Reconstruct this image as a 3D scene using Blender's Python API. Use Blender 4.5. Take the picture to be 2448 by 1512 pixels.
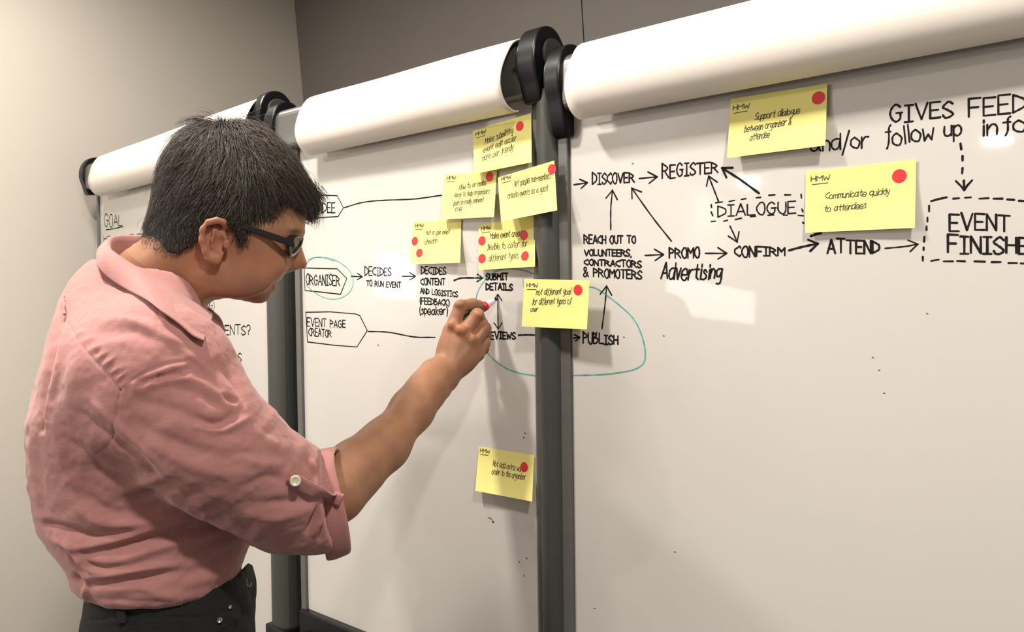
import bpy, bmesh, math, random
import numpy as np
from mathutils import Matrix, Vector
random.seed(7); rng = np.random.default_rng(7)
scene = bpy.context.scene
for o in list(bpy.data.objects): bpy.data.objects.remove(o)
# ------------------------------------------------------------------ camera
IW, IH, FPX = 2448, 1512, 1905.0
R = np.array([[0.76655967, -0.00553649, 0.64214922],
              [0.63842851, 0.11440048, -0.76113177],
              [-0.06924818, 0.99341929, 0.09122945]])      # rows: world axes seen from the camera
CAM = np.array([0.0, 0.0, 1.6])
cd = bpy.data.cameras.new('camera'); cam = bpy.data.objects.new('camera', cd)
scene.collection.objects.link(cam); scene.camera = cam
cd.sensor_fit = 'HORIZONTAL'; cd.sensor_width = 36.0; cd.lens = FPX / IW * 36.0
cd.clip_start = 0.02; cd.clip_end = 60
m = np.eye(4); m[:3, :3] = R; m[:3, 3] = CAM
cam.matrix_world = Matrix(m.tolist())
def ray(x, y): return R @ np.array([(x - IW / 2) / FPX, -(y - IH / 2) / FPX, -1.0])
def P(x, y, D): return CAM + ray(x, y) * D                # point of the room at depth D behind photo position x, y
def on_plane(x, y, p0, n):
    r = ray(x, y); return CAM + r * (np.dot(np.subtract(p0, CAM), n) / np.dot(r, n))
# ------------------------------------------------------------------ world, exposure, lamps
scene.view_settings.view_transform = 'Standard'; scene.view_settings.look = 'None'
scene.view_settings.gamma = 1.0; scene.view_settings.use_curve_mapping = False
scene.view_settings.exposure = -0.07
w = bpy.data.worlds.new('world'); scene.world = w; w.use_nodes = True
w.node_tree.nodes['Background'].inputs[0].default_value = (1.0, 0.95, 0.88, 1)
w.node_tree.nodes['Background'].inputs[1].default_value = 0.15
CEIL = 2.75
# downlights: x, y, watt, half size
LAMPS = [(-1.15, 0.36, 29.0, .06), (-1.95, -0.95, 31.0, .11), (0.35, 0.22, 30.0, .06), (1.6, -1.6, 8.0, .06), (-0.8, -3.2, 18, .06), (-2.43, -3.57, 40, .045), (-2.15, 0.75, 12.0, .06)]  # the last one is unseen, added to brighten the left and grey walls
WARM = (1.0, 0.92, 0.825)
def area_lamp(name, loc, rot, sx, sy, watt, col=WARM, spread=math.pi):
    d = bpy.data.lights.new(name, 'AREA'); d.shape = 'RECTANGLE'; d.size = sx; d.size_y = sy
    d.energy = watt; d.color = col; d.spread = spread
    o = bpy.data.objects.new(name, d); scene.collection.objects.link(o)
    o.location = loc; o.rotation_euler = rot; return o
# ------------------------------------------------------------------ materials
def mat(name, col, rough=0.5, metal=0.0, coat=0.0, spec=0.5, noise=0.0, nscale=20.0, bump=0.0, bscale=200.0, sss=0.0, sheen=0.0, coat_rough=0.03):
    m = bpy.data.materials.new(name); m.use_nodes = True
    nt = m.node_tree; b = nt.nodes['Principled BSDF']
    b.inputs['Base Color'].default_value = (*col, 1); b.inputs['Roughness'].default_value = rough
    b.inputs['Metallic'].default_value = metal; b.inputs['Coat Weight'].default_value = coat
    b.inputs['Coat Roughness'].default_value = coat_rough
    b.inputs['Specular IOR Level'].default_value = spec
    if sheen: b.inputs['Sheen Weight'].default_value = sheen
    if sss:
        b.inputs['Subsurface Weight'].default_value = sss
        b.inputs['Subsurface Radius'].default_value = (1.0, 0.35, 0.18); b.inputs['Subsurface Scale'].default_value = 0.004
    tc = nt.nodes.new('ShaderNodeTexCoord')
    if noise:
        n = nt.nodes.new('ShaderNodeTexNoise'); n.inputs['Scale'].default_value = nscale; n.inputs['Detail'].default_value = 5
        r = nt.nodes.new('ShaderNodeValToRGB')
        r.color_ramp.elements[0].position = .3; r.color_ramp.elements[1].position = .7
        r.color_ramp.elements[0].color = (*[c * (1 - noise) for c in col], 1)
        r.color_ramp.elements[1].color = (*[min(1, c * (1 + noise)) for c in col], 1)
        nt.links.new(tc.outputs['Object'], n.inputs['Vector']); nt.links.new(n.outputs['Fac'], r.inputs[0])
        nt.links.new(r.outputs[0], b.inputs['Base Color'])
    if bump:
        n2 = nt.nodes.new('ShaderNodeTexNoise'); n2.inputs['Scale'].default_value = bscale; n2.inputs['Detail'].default_value = 3
        bp = nt.nodes.new('ShaderNodeBump'); bp.inputs['Strength'].default_value = bump; bp.inputs['Distance'].default_value = 0.001
        nt.links.new(tc.outputs['Object'], n2.inputs['Vector']); nt.links.new(n2.outputs['Fac'], bp.inputs['Height'])
        nt.links.new(bp.outputs[0], b.inputs['Normal'])
    return m
M = dict(
    wall=mat('wall_paint', (.67, .63, .565), .75, noise=.02, nscale=2, bump=.05),
    greywall=mat('grey_panel', (.19, .172, .160), .5, noise=.03, nscale=3),
    ceil=mat('ceiling_paint', (.75, .72, .66), .9),
    floor=mat('carpet', (.10, .10, .11), .95, noise=.3, nscale=80, bump=.5, bscale=400),
    board=mat('whiteboard', (.60, .582, .552), .32, coat=.55, coat_rough=.035, noise=.015, nscale=2.5),
    alu=mat('grey_powder_metal', (.135, .135, .128), .42, metal=.25, noise=.04, nscale=30),
    alu2=mat('dark_powder_metal', (.058, .060, .055), .5, metal=.2, noise=.05, nscale=30),
    bar=mat('brushed_bar', (.20, .20, .195), .36, metal=.7),
    black=mat('black_plastic', (.007, .0075, .009), .34, spec=.28),
    paper=mat('flipchart_paper', (.80, .755, .69), .7, noise=.012, nscale=8, bump=.12, bscale=60),
    ink=mat('black_marker_ink', (.012, .010, .0095), .8, spec=.15, noise=.3, nscale=90),
    thinink=mat('thin_black_ink', (.055, .045, .03), .6, noise=.4, nscale=120),
    teal=mat('teal_marker_ink', (.10, .36, .33), .5, noise=.25, nscale=60),
    note=mat('yellow_note_paper', (.86, .80, .27), .75, noise=.012, nscale=14),
    red=mat('red_dot_paper', (.72, .022, .03), .6),
)
# ------------------------------------------------------------------ object helpers
def link(o, parent=None, label=None, cat=None, group=None, kind=None):
    if o.name not in scene.collection.objects: scene.collection.objects.link(o)
    if parent is not None: o.parent = parent
    if label: o['label'] = label
    if cat: o['category'] = cat
    if group: o['group'] = group
    if kind: o['kind'] = kind
    return o
def empty(name, loc, **k):
    o = bpy.data.objects.new(name, None); o.empty_display_size = .05; link(o, **k); o.location = loc; return o
def mesh(name, verts, faces, material, parent=None, smooth=False, **k):
    me = bpy.data.meshes.new(name); v = np.asarray(verts, float)
    if parent is not None:
        q = parent
        while q is not None: v = v - np.array(q.location); q = q.parent
    if isinstance(faces, np.ndarray):
        n, kf = faces.shape
        me.vertices.add(len(v)); me.vertices.foreach_set('co', v.ravel())
        me.loops.add(n * kf); me.loops.foreach_set('vertex_index', faces.ravel().astype(np.int32))
        me.polygons.add(n); me.polygons.foreach_set('loop_start', np.arange(0, n * kf, kf, dtype=np.int32))
        me.polygons.foreach_set('loop_total', np.full(n, kf, dtype=np.int32)); me.update(calc_edges=True)
    else:
        me.from_pydata(v.tolist(), [], [list(map(int, f_)) for f_ in faces]); me.update()
    if smooth: me.polygons.foreach_set('use_smooth', [True] * len(me.polygons))
    me.materials.append(material)
    o = bpy.data.objects.new(name, me); return link(o, parent=parent, **k)
def bevel(o, w=.002, seg=2):
    b = o.modifiers.new('bevel', 'BEVEL'); b.width = w; b.segments = seg; b.limit_method = 'ANGLE'; b.angle_limit = .6; return o
BOXF = [(0, 3, 2, 1), (4, 5, 6, 7), (0, 1, 5, 4), (1, 2, 6, 5), (2, 3, 7, 6), (3, 0, 4, 7)]
def box(name, lo, hi, material, parent=None, bev=0, **k):
    (x0, y0, z0), (x1, y1, z1) = lo, hi
    v = [(x0, y0, z0), (x1, y0, z0), (x1, y1, z0), (x0, y1, z0), (x0, y0, z1), (x1, y0, z1), (x1, y1, z1), (x0, y1, z1)]
    o = mesh(name, v, BOXF, material, parent, **k)
    if bev: bevel(o, bev)
    return o
def frame_box(name, O, ax, ay, az, material, parent, bev=0, **k):
    """box from corner O spanned by three vectors"""
    O, ax, ay, az = map(np.asarray, (O, ax, ay, az))
    v = [O, O + ax, O + ax + ay, O + ay, O + az, O + ax + az, O + ax + ay + az, O + ay + az]
    if np.dot(np.cross(ax, ay), az) < 0: f = [t[::-1] for t in BOXF]
    else: f = BOXF
    o = mesh(name, v, f, material, parent, **k)
    if bev: bevel(o, bev)
    return o
def tube(pts, rad, n=10, caps=True):
    pts = np.asarray(pts, float); rad = np.broadcast_to(rad, len(pts)).astype(float)
    t = np.gradient(pts, axis=0); t /= np.linalg.norm(t, axis=1)[:, None] + 1e-12
    a = np.array([0, 0, 1.0]) if abs(t[0][2]) < .9 else np.array([1.0, 0, 0])
    V = []
    u = np.cross(t[0], a); u /= np.linalg.norm(u)
    for i in range(len(pts)):
        u = u - t[i] * (u @ t[i]); u /= np.linalg.norm(u); w_ = np.cross(t[i], u)
        for k in range(n):
            an = 2 * math.pi * k / n; V.append(pts[i] + rad[i] * (math.cos(an) * u + math.sin(an) * w_))
    F = [(i * n + k, i * n + (k + 1) % n, (i + 1) * n + (k + 1) % n, (i + 1) * n + k) for i in range(len(pts) - 1) for k in range(n)]
    if caps: F += [tuple(range(n))[::-1], tuple((len(pts) - 1) * n + k for k in range(n))]
    return V, F
def join(parts):
    V, F = [], []
    for v, f in parts:
        b = len(V); V += [tuple(q) for q in v]; F += [tuple(b + i for i in g) for g in f]
    return V, F
def catmull(pts, n=6, closed=False):
    pts = np.asarray(pts, float)
    if len(pts) < 3: return pts
    if closed: q = np.vstack([pts[-1], pts, pts[0], pts[1]])
    else: q = np.vstack([2 * pts[0] - pts[1], pts, 2 * pts[-1] - pts[-2]])
    out = []
    for i in range(1, len(q) - 2):
        for k in range(n):
            t = k / n
            out.append(.5 * ((2 * q[i]) + (-q[i - 1] + q[i + 1]) * t + (2 * q[i - 1] - 5 * q[i] + 4 * q[i + 1] - q[i + 2]) * t * t + (-q[i - 1] + 3 * q[i] - 3 * q[i + 1] + q[i + 2]) * t ** 3))
    if not closed: out.append(q[-2])
    return np.array(out)
# ------------------------------------------------------------------ boards' planes
TILT = math.radians(5.0)
class Board:
    """an upright plane leaning back: origin p0, direction d along it to the right, u up along it, n towards the room"""
    def __init__(s, p0, ang):
        s.p0 = np.array(p0, float); s.d = np.array([math.cos(ang), math.sin(ang), 0]); fwd = np.array([-math.sin(ang), math.cos(ang), 0])
        s.u = np.array([0, 0, math.cos(TILT)]) + fwd * math.sin(TILT); s.n = np.cross(s.d, s.u); s.fwd = fwd
    def at(s, x, y, off=0.0):
        return on_plane(x, y, s.p0 + s.n * off, s.n)
    def st(s, x, y, off=0.0):
        q = s.at(x, y, off) - s.p0; return q @ s.d, q @ s.u
    def pt(s, a, b, off=0.0): return s.p0 + s.d * a + s.u * b + s.n * off
B3 = Board((-0.28, 0.985, 1.52), 0.0); B2 = B3
pr = B3.at(643, 900)
B1 = Board(pr + np.array([0, .012, 0]), math.radians(-5.0)); B1.p0 = on_plane(643, 900, B1.p0, B1.n)
# ------------------------------------------------------------------ room shell
XL, XR, YB, YF = -2.7, 3.0, -6.0, 1.75
WY = 2.03
gx = on_plane(697, 0, (0, WY, 0), (0, 1, 0))[0]           # the corner of the light wall and the grey panels
XL = gx - .05; print('corner', gx)
sx_ = on_plane(1386, 0, (0, WY, 0), (0, 1, 0))[0]
box('floor', (XL, YB, -.05), (XR, WY + .1, 0), M['floor'], kind='structure')
box('ceiling', (XL, YB, CEIL), (XR, WY + .1, CEIL + .05), M['ceil'], kind='structure')
box('wall_left', (XL, YB, 0), (gx, WY + .08, CEIL), M['wall'], kind='structure')
box('wall_right', (XR - .05, YB, 0), (XR, WY, CEIL), M['wall'], kind='structure')
box('wall_rear', (gx + .001, YB, 0), (XR - .05, YB + .05, CEIL), M['wall'], kind='structure')
wg = empty('wall_front_grey', (gx, WY, 0), kind='structure')
box('panel', (gx + .001, WY + .012, 0), (sx_ - .004, WY + .08, CEIL), M['greywall'], wg)
box('panel', (sx_, WY + .012, 0), (XR - .051, WY + .08, CEIL), M['greywall'], wg)
box('joint_strip', (sx_ - .0039, WY + .02, 0), (sx_ - .0001, WY + .08, CEIL), M['black'], wg)
box('baseboard_left', (gx + .0005, YB + .06, 0), (gx + .012, WY - .0005, .09), M['alu'], kind='structure')
# ------------------------------------------------------------------ ceiling downlights
emis = bpy.data.materials.new('lamp_glow'); emis.use_nodes = True
nt = emis.node_tree; nt.nodes.remove(nt.nodes['Principled BSDF']); e = nt.nodes.new('ShaderNodeEmission')
e.inputs[0].default_value = (*WARM, 1); e.inputs[1].default_value = 12; nt.links.new(e.outputs[0], nt.nodes['Material Output'].inputs[0])
for i, (x, y, wt, s) in enumerate(LAMPS):
    dl = empty('ceiling_downlight', (x, y, CEIL), label=['square recessed ceiling downlight nearest to the whiteboards', 'square recessed ceiling downlight behind the man', 'square recessed ceiling downlight at the left wall', 'square recessed ceiling downlight right of the camera', 'square recessed ceiling downlight far behind the camera', 'square recessed ceiling downlight in the far left corner', 'unseen downlight added above the leftmost easel to brighten the walls'][i], cat='light', group='recessed ceiling downlights')
    q = s + .02
    v, f = join([([(x + a * q, y + b * q, z) for z in (CEIL - .012, CEIL) for a, b in ((-1, -1), (1, -1), (1, 1), (-1, 1))] + [(x + a * s, y + b * s, CEIL - .012) for a, b in ((-1, -1), (1, -1), (1, 1), (-1, 1))],
                  [(0, 1, 5, 4), (1, 2, 6, 5), (2, 3, 7, 6), (3, 0, 4, 7)] + [(k, 8 + k, 8 + (k + 1) % 4, (k + 1) % 4) for k in range(4)])])
    mesh('trim_ring', v, f, M['bar'], dl)
    mesh('diffuser', [(x + a * s, y + b * s, CEIL - .006) for a, b in ((-1, -1), (-1, 1), (1, 1), (1, -1))], [(0, 1, 2, 3)], emis, dl)
    area_lamp('lamp', (x, y, CEIL - .015), (0, 0, 0), 2 * s, 2 * s, wt)
# ------------------------------------------------------------------ easels
def edge_st(b, x, y): return b.st(x, y)
def profile_at_x(b, pts, a):
    """outline seen in the photo, placed on the cross-section plane a metres along the board"""
    return np.array([on_plane(x, y, b.pt(a, 0), b.d) for x, y in pts])
def extrude_profile(prof, d, t, closed=True):
    prof = np.asarray(prof); n = len(prof); V = list(prof) + list(prof + d * t)
    F = [(i, (i + 1) % n, n + (i + 1) % n, n + i) for i in range(n if closed else n - 1)]
    if closed: F += [tuple(range(n))[::-1], tuple(range(n, 2 * n))]
    return V, F
def fix_normals(o):
    bm = bmesh.new(); bm.from_mesh(o.data); bmesh.ops.recalc_face_normals(bm, faces=bm.faces); bm.to_mesh(o.data); bm.free(); return o
def easel(b, aL, aR, bT, bB, label, left_strip, right_strip, right_col, foot_px=None, roll_top=0):
    base = b.pt((aL + aR) / 2, 0); t0 = base - b.u * (base[2] / b.u[2])
    root = empty('flipchart_easel', (t0[0], t0[1] - .0, 0), label=label, cat='whiteboard', group='flipchart easels in a row')
    d, u, n = b.d, b.u, b.n
    frame_box('board_panel', b.pt(aL, bB, -.016), d * (aR - aL), u * (bT - bB), n * .016, M['board'], root)
    zb = b.p0[2]; low = -(zb - .10) / u[2]
    # side frames
    if left_strip: frame_box('side_frame', b.pt(aL - left_strip, bB - .06, -.02), d * (left_strip - .0005), u * (bT - bB + .1), n * .026, M['alu'], root, bev=.002)
    if right_strip: frame_box('side_frame', b.pt(aR + .0005, bB - .05, -.02), d * right_strip, u * (bT - bB + .09), n * .024, M['alu'], root, bev=.002)
    if right_col:
        a0 = aR + right_strip + .001; prof = []
        for k in range(41):
            t = k / 40; prof.append((a0 + right_col * t, .020 * math.sin(math.pi * min(1, .12 + t * .88)) ** .6 if k < 40 else -.004))
        prof += [(a0 + right_col, -.045), (a0, -.045)]
        pr_ = np.array([b.pt(p_, bB - .05, q_) for p_, q_ in prof]); V, F = extrude_profile(pr_, u, bT - bB + .03)
        o = fix_normals(mesh('column', V, F, M['alu2'], root, smooth=False)); 
    for a in (aL - left_strip + .01, aR + right_strip + right_col / 2):
        V, F = tube([b.pt(a, bT - .3, -.05), b.pt(a, low, -.05)], .014, 12)
        mesh('leg', V, F, M['alu2'], root, smooth=True)
        V, F = tube([b.pt(a, bT - .35, -.075), b.pt(a, bT - .6, -.11) , np.append(b.pt(a, low, -.35)[:2], .02)], .011, 10)
        mesh('rear_leg', V, F, M['black'], root, smooth=True)
        V, F = tube([b.pt(a, low, -.05), np.append(b.pt(a, low, -.02)[:2], .0)], [.018, .02], 12)
        mesh('foot', V, F, M['black'], root, smooth=True)
    if right_col:
        uf = b.st(*foot_px)[1] if foot_px else bB - .09
        frame_box('column_foot', b.pt(aR + right_strip - .004, uf - .07, -.047), d * (right_col + .008), u * .07, n * .074, M['black'], root, bev=.004)
    frame_box('rear_bar', b.pt(aL, bT - .05, -.05), d * (aR - aL), u * .04, n * .03, M['alu2'], root, bev=.003)
    return root
# extents along the boards, from where their edges stand in the photograph
a2L = B2.st(727, 900)[0]; a2R = B2.st(1282, 900)[0]; a3L = B3.st(1369, 900)[0]; a3R = a3L + .80
bT2 = B2.st(1000, 300)[1] + .03; bB2 = B2.st(735, 1455)[1]
bT3 = B3.st(1600, 240)[1] + .03
a1R = 0.0; a1L = B1.st(240, 520)[0]; bT1 = B1.st(300, 460)[1] + .03; bB1 = bB2
print('board sizes', a2R - a2L, a1R - a1L, bT2 - bB2, bT1 - bB1, bT3)
E1 = easel(B1, a1L, a1R, bT1, bB1 - .01, 'leftmost grey-framed whiteboard easel partly hidden behind the man', .016, .018, .062, (675, 1490))
E2 = easel(B2, a2L, a2R, bT2, bB2, 'middle grey-framed whiteboard easel the man is writing on', .018, .014, .040)
E3 = easel(B3, a3L, a3R, bT3, bB2 - .03, 'rightmost grey-framed whiteboard easel with DISCOVER and EVENT FINISHED', .020, .018, .05)
# pen tray of the middle board and its black corner blocks
for b, E_, aL, aR, bb in ((B1, E1, a1L, a1R, bB1 - .02), (B2, E2, a2L, a2R, bB2), (B3, E3, a3L, a3R, bB2 - .03)):
    o = frame_box('tray_rail', b.pt(aL - .012, bb - .052, -.018), b.d * (aR - aL + .024), b.u * .052, b.n * .034, M['black'], E_, bev=.003)
    frame_box('tray', b.pt(aL + .05, bb - .075, .010), b.d * (aR - aL - .1), b.u * .010, b.n * .055, M['black'], E_, bev=.003)
    frame_box('tray_lip', b.pt(aL + .05, bb - .066, .059), b.d * (aR - aL - .1), b.u * .018, b.n * .005, M['black'], E_, bev=.002)
    V, F = tube([b.pt(aL + .012, bb - .063, .02), b.pt(aL + .075, bb - .063, .02)], .026, 20)
    mesh('tray_knob', V, F, M['black'], E_, smooth=True)
# ------------------------------------------------------------------ paper rolls and black clamp ends
def sheet(name, prof, prof2, d, length, parent=None, thick=.0022, nx=40, wob=.0007, **k):
    """a stiff pad of paper flopped over the top bar: left outline prof, lofted to right outline prof2"""
    V = []; n = len(prof); nrm = np.zeros_like(prof)
    for i in range(nx + 1):
        t = i / nx; p = prof * (1 - t) + prof2 * t
        tg = np.gradient(p, axis=0); nn = np.cross(tg, d); nn /= np.linalg.norm(nn, axis=1)[:, None]
        ripple = wob * np.sin(t * 9 + np.linspace(0, 4, n)) * np.sin(np.linspace(0, math.pi, n))
        V += list(p + nn * ripple[:, None])
    base = len(V)
    Vn = np.array(V).reshape(nx + 1, n, 3)
    tg = np.gradient(Vn, axis=1); nn = np.cross(tg, d); nn /= np.linalg.norm(nn, axis=2)[..., None]
    V2 = (Vn - nn * thick).reshape(-1, 3)
    F = [(i * n + j, i * n + j + 1, (i + 1) * n + j + 1, (i + 1) * n + j) for i in range(nx) for j in range(n - 1)]
    F += [tuple(base + q for q in f_[::-1]) for f_ in F]
    for j in range(n - 1):
        F.append((j, base + j, base + j + 1, j + 1)); c = nx * n; F.append((c + j, c + j + 1, base + c + j + 1, base + c + j))
    for i in range(nx):
        F.append((i * n, (i + 1) * n, base + (i + 1) * n, base + i * n)); e_ = n - 1
        F.append((i * n + e_, base + i * n + e_, base + (i + 1) * n + e_, (i + 1) * n + e_))
    o = mesh(name, np.vstack([Vn.reshape(-1, 3), V2]), F, M['paper'], parent, smooth=True, **k)
    fix_normals(o); return o
def roll_profile(b, a, top, front, bottom, n=26):
    """cross-section: over the crest, bulging to the front, tucked back at the bottom. All in (n, u) coordinates of the board"""
    H_ = top - bottom
    pts = [(-.030, top - .075), (-.034, top - .045), (-.020, top - .012), (.004, top), (.030, top - .010), (.048, top - .28 * H_), (front - .004, top - .48 * H_), (front, top - .66 * H_), (front - .005, top - .83 * H_), (front - .017, top - .95 * H_), (front - .034, bottom), (.018, bottom + .002)]
    c = catmull(pts, 6); return np.array([b.pt(a, q[1], q[0]) for q in c])
def roll(b, aL, aR, topL, botL, topR, botR, frontL, frontR, label):
    pl = roll_profile(b, aL, topL, frontL, botL); p2 = roll_profile(b, aR, topR, frontR, botR)
    return sheet('flipchart_pad', pl, p2, b.d, aR - aL, label=label, cat='paper pad', group='flipchart pads folded over the easel tops')
def clamp_bar(b, aL, aR, top, root):
    prof = [(-.040, top - .085), (-.040, top - .03), (-.022, top - .012), (.006, top - .010), (.026, top - .024), (.030, top - .060), (.024, top - .092), (.001, top - .095), (.001, top - .085)]
    prof = catmull(prof, 5, closed=True); pr_ = np.array([b.pt(aL, q, p_) for p_, q in prof]); V, F = extrude_profile(pr_, b.d, aR - aL)
    o = fix_normals(mesh('clamp_bar', V, F, M['bar'], root)); bevel(o, .001, 1)
def cap(b, a, t, top, root, h=.112, tail=0.0):
    prof = catmull([(-.030, top - .004), (-.008, top + .006), (.018, top - .002), (.034, top - .026), (.038, top - .055), (.030, top - .085), (.020, top - h), (.004, top - h - tail), (-.014, top - h + .004), (-.046, top - .08), (-.050, top - .035)], 12, closed=True)
    pr_ = np.array([b.pt(a, q, p_) for p_, q in prof]); V, F = extrude_profile(pr_, b.d, t)
    o = fix_normals(mesh('clamp_end', V, F, M['black'], root)); bevel(o, .004, 3)
    return prof
def cap_disc(b, a, top, root):
    V, F = tube([b.pt(a, top - .034, -.006), b.pt(a + .006, top - .034, -.006)], .026, 28)
    o = mesh('clamp_disc', V, F, M['alu2'], root, smooth=False); bevel(o, .002)
u_ = lambda b, x, y, off=0.0: b.st(x, y, off)[1]
# middle roll
t2 = u_(B2, 735, 240); bo2 = u_(B2, 735, 372, .03)
aRoll2L = B2.st(738, 330, .03)[0]; aRoll2R = B2.st(1262, 300)[0] - .003
clamp_bar(B2, a2L - .05, a2R + .01, t2, E2)
cap(B2, a2L - .075, .034, t2 + .004, E2); cap(B2, a2R - .003, .036, t2 + .006, E2); cap_disc(B2, a2R + .0335, t2, E2)
roll(B2, aRoll2L, aRoll2R, t2, bo2, t2, bo2 + .002, .062, .064, 'long white paper pad flopped over the middle easel, dark hollow at its right end')
t3 = u_(B3, 1420, 100) - .002; bo3 = u_(B3, 1390, 284, .03)
aRoll3L = B3.st(1378, 288, .03)[0] + .004
clamp_bar(B3, a3L - .01, a3R + .02, t3, E3)
cap(B3, a3L - .022, .030, t3 + .002, E3, h=.125, tail=.01); cap(B3, a3R + .02, .035, t3 + .004, E3)
roll(B3, aRoll3L, a3R - .02, t3, bo3, t3, bo3, .064, .064, 'widest white paper pad, flopped over the rightmost easel and leaving the picture')
t1 = u_(B1, 250, 375); bo1 = u_(B1, 250, 466, .03)
aRoll1L = B1.st(236, 440, .03)[0]
clamp_bar(B1, a1L - .05, a1R + .02, t1, E1)
cap(B1, a1L - .075, .034, t1 + .004, E1); cap(B1, a1R + .012, .036, t1 + .004, E1); cap_disc(B1, a1R + .0485, t1, E1)
roll(B1, aRoll1L, a1R + .02, t1, bo1, t1, bo1, .060, .062, 'short white paper pad on the leftmost easel, half behind the head of the man')
# ------------------------------------------------------------------ lit windows at the far end of the room, mirrored faintly in the boards
def glow(name, col, s):
    m = bpy.data.materials.new(name); m.use_nodes = True; nt = m.node_tree; nt.nodes.remove(nt.nodes['Principled BSDF'])
    e = nt.nodes.new('ShaderNodeEmission'); e.inputs[0].default_value = (*col, 1); e.inputs[1].default_value = s
    nt.links.new(e.outputs[0], nt.nodes['Material Output'].inputs[0]); return m
G1 = glow('bright_pane', (1, .95, .88), 36.0); G2 = glow('dim_pane', (1, .96, .93), 10.0)
def mirror_on_wall(x, y):
    """where the left wall is hit by the line of sight mirrored in the middle board"""
    q = B3.at(x, y); r_ = ray(x, y); r_ = r_ - 2 * (r_ @ B3.n) * B3.n; t = (gx - q[0]) / r_[0]; return q + r_ * t
def window(n, xa, xb, ylow, yhigh, m):
    a, b_, c = mirror_on_wall(xa, ylow), mirror_on_wall(xb, ylow), mirror_on_wall(xa, yhigh)
    y0, y1 = sorted((a[1], b_[1])); z0, z1 = (a[2] + b_[2]) / 2, c[2]; print('window', n, y0, y1, z0, z1)
    root = empty('window_%d' % n, (gx, y0, z0), kind='structure'); e_ = .002
    x0 = gx + e_
    for lo, hi in (((x0, y0 - .03, z0 - .03), (x0 + .03, y0, z1 + .03)), ((x0, y1, z0 - .03), (x0 + .03, y1 + .03, z1 + .03)), ((x0, y0, z0 - .03), (x0 + .03, y1, z0)), ((x0, y0, z1), (x0 + .03, y1, z1 + .03))):
        box('window_frame', lo, hi, M['bar'], root)
    mesh('pane', [(x0 + .008, y0, z0), (x0 + .008, y1, z0), (x0 + .008, y1, z1), (x0 + .008, y0, z1)], [(0, 1, 2, 3)], m, root)
window(1, 888, 985, 712, 600, G1); window(2, 1432, 1568, 768, 690, G1); window(3, 1580, 1800, 764, 655, G2)
print('caps', B1.pt(a1L - .075, t1), 'wall', gx)
# ------------------------------------------------------------------ handwriting: a single-stroke alphabet (grid: baseline y=2, capitals to 8, small letters to 6)
G = {
'A':'02 38 62|14 54','B':'~02 08|~08 37 48 36 05|~05 45 64 53 32 02','C':'~57 48 27 06 04 23 42 53','D':'02 08|~08 37 56 54 33 02','E':'58 08 02 52|05 45','F':'58 08 02|05 45',
'G':'~57 38 17 05 13 32 53 55|35 65','H':'08 02|58 52|05 55','I':'08 48|28 22|02 42','J':'~28 58|48 43 22 03','K':'08 02|58 05 52','L':'08 02 52','M':'02 08 35 68 62','N':'02 08 52 58',
'O':'~28 06 04 22 42 54 56 48 28','P':'02 08|~08 37 56 35 05','Q':'~28 06 04 22 42 54 56 48 28|34 62','R':'02 08|~08 37 56 35 05|25 62','S':'~57 38 17 06 25 44 53 32 12 03','T':'08 68|38 32',
'U':'~08 04 22 42 54 58','V':'08 32 68','W':'08 12 36 52 78','X':'08 62|68 02','Y':'08 35 68|35 32','Z':'08 68 02 62',
'a':'~55 36 15 03 22 43 56|~56 53 62','b':'08 02|~05 26 45 43 22 02','c':'~55 36 15 03 22 42 53','d':'~56 26 05 03 22 43 56|58 52','e':'~04 54 46 26 05 03 22 42 53','f':'~48 37 33 21|16 46','g':'~56 26 05 13 33 55|~56 52 40 10',
'h':'08 02|~04 26 45 42','i':'16 12|17.18','j':'36 31 10','k':'08 02|46 04 42','l':'08 12','m':'06 02|~05 26 35 32|~35 56 65 62','n':'06 02|~04 26 45 42','o':'~26 05 03 22 42 54 45 26','p':'06 00|~05 26 45 43 22 03','q':'~56 26 05 03 22 43|56 50','r':'06 02|~04 26 46',
's':'~45 26 15 34 43 22 02','t':'28 23 42|06 46','u':'~06 03 22 43|46 42','v':'06 22 46','w':'06 12 34 52 66','x':'06 42|46 02','y':'06 23|46 20 00','z':'06 46 02 42',
'?':'~07 28 47 45 24|22.23',',':'12 01','.':'12.13','&':'~62 16 18 38 36 03 12 32 55','(':'~28 05 03 21','(':'~28 16 14 21',')':'~08 26 24 11','/':'00 49','-':'05 45','!':'08 04|02.03'}
def glyph(ch):
    S = []
    for st in G.get(ch, '').split('|'):
        if not st: continue
        cv = st.startswith('~'); st = st.lstrip('~').replace('.', ' ')
        pts = [(int(q[0]), int(q[1]) - 2) for q in st.split()]
        p = np.array(pts, float) / [6.0, 6.0]
        if cv: p = catmull(p, 4)
        S.append(p)
    return S
def gwidth(ch):
    if ch == ' ': return .62
    g_ = glyph(ch); return max(.12, max(s[:, 0].max() for s in g_)) if g_ else .5
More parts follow.
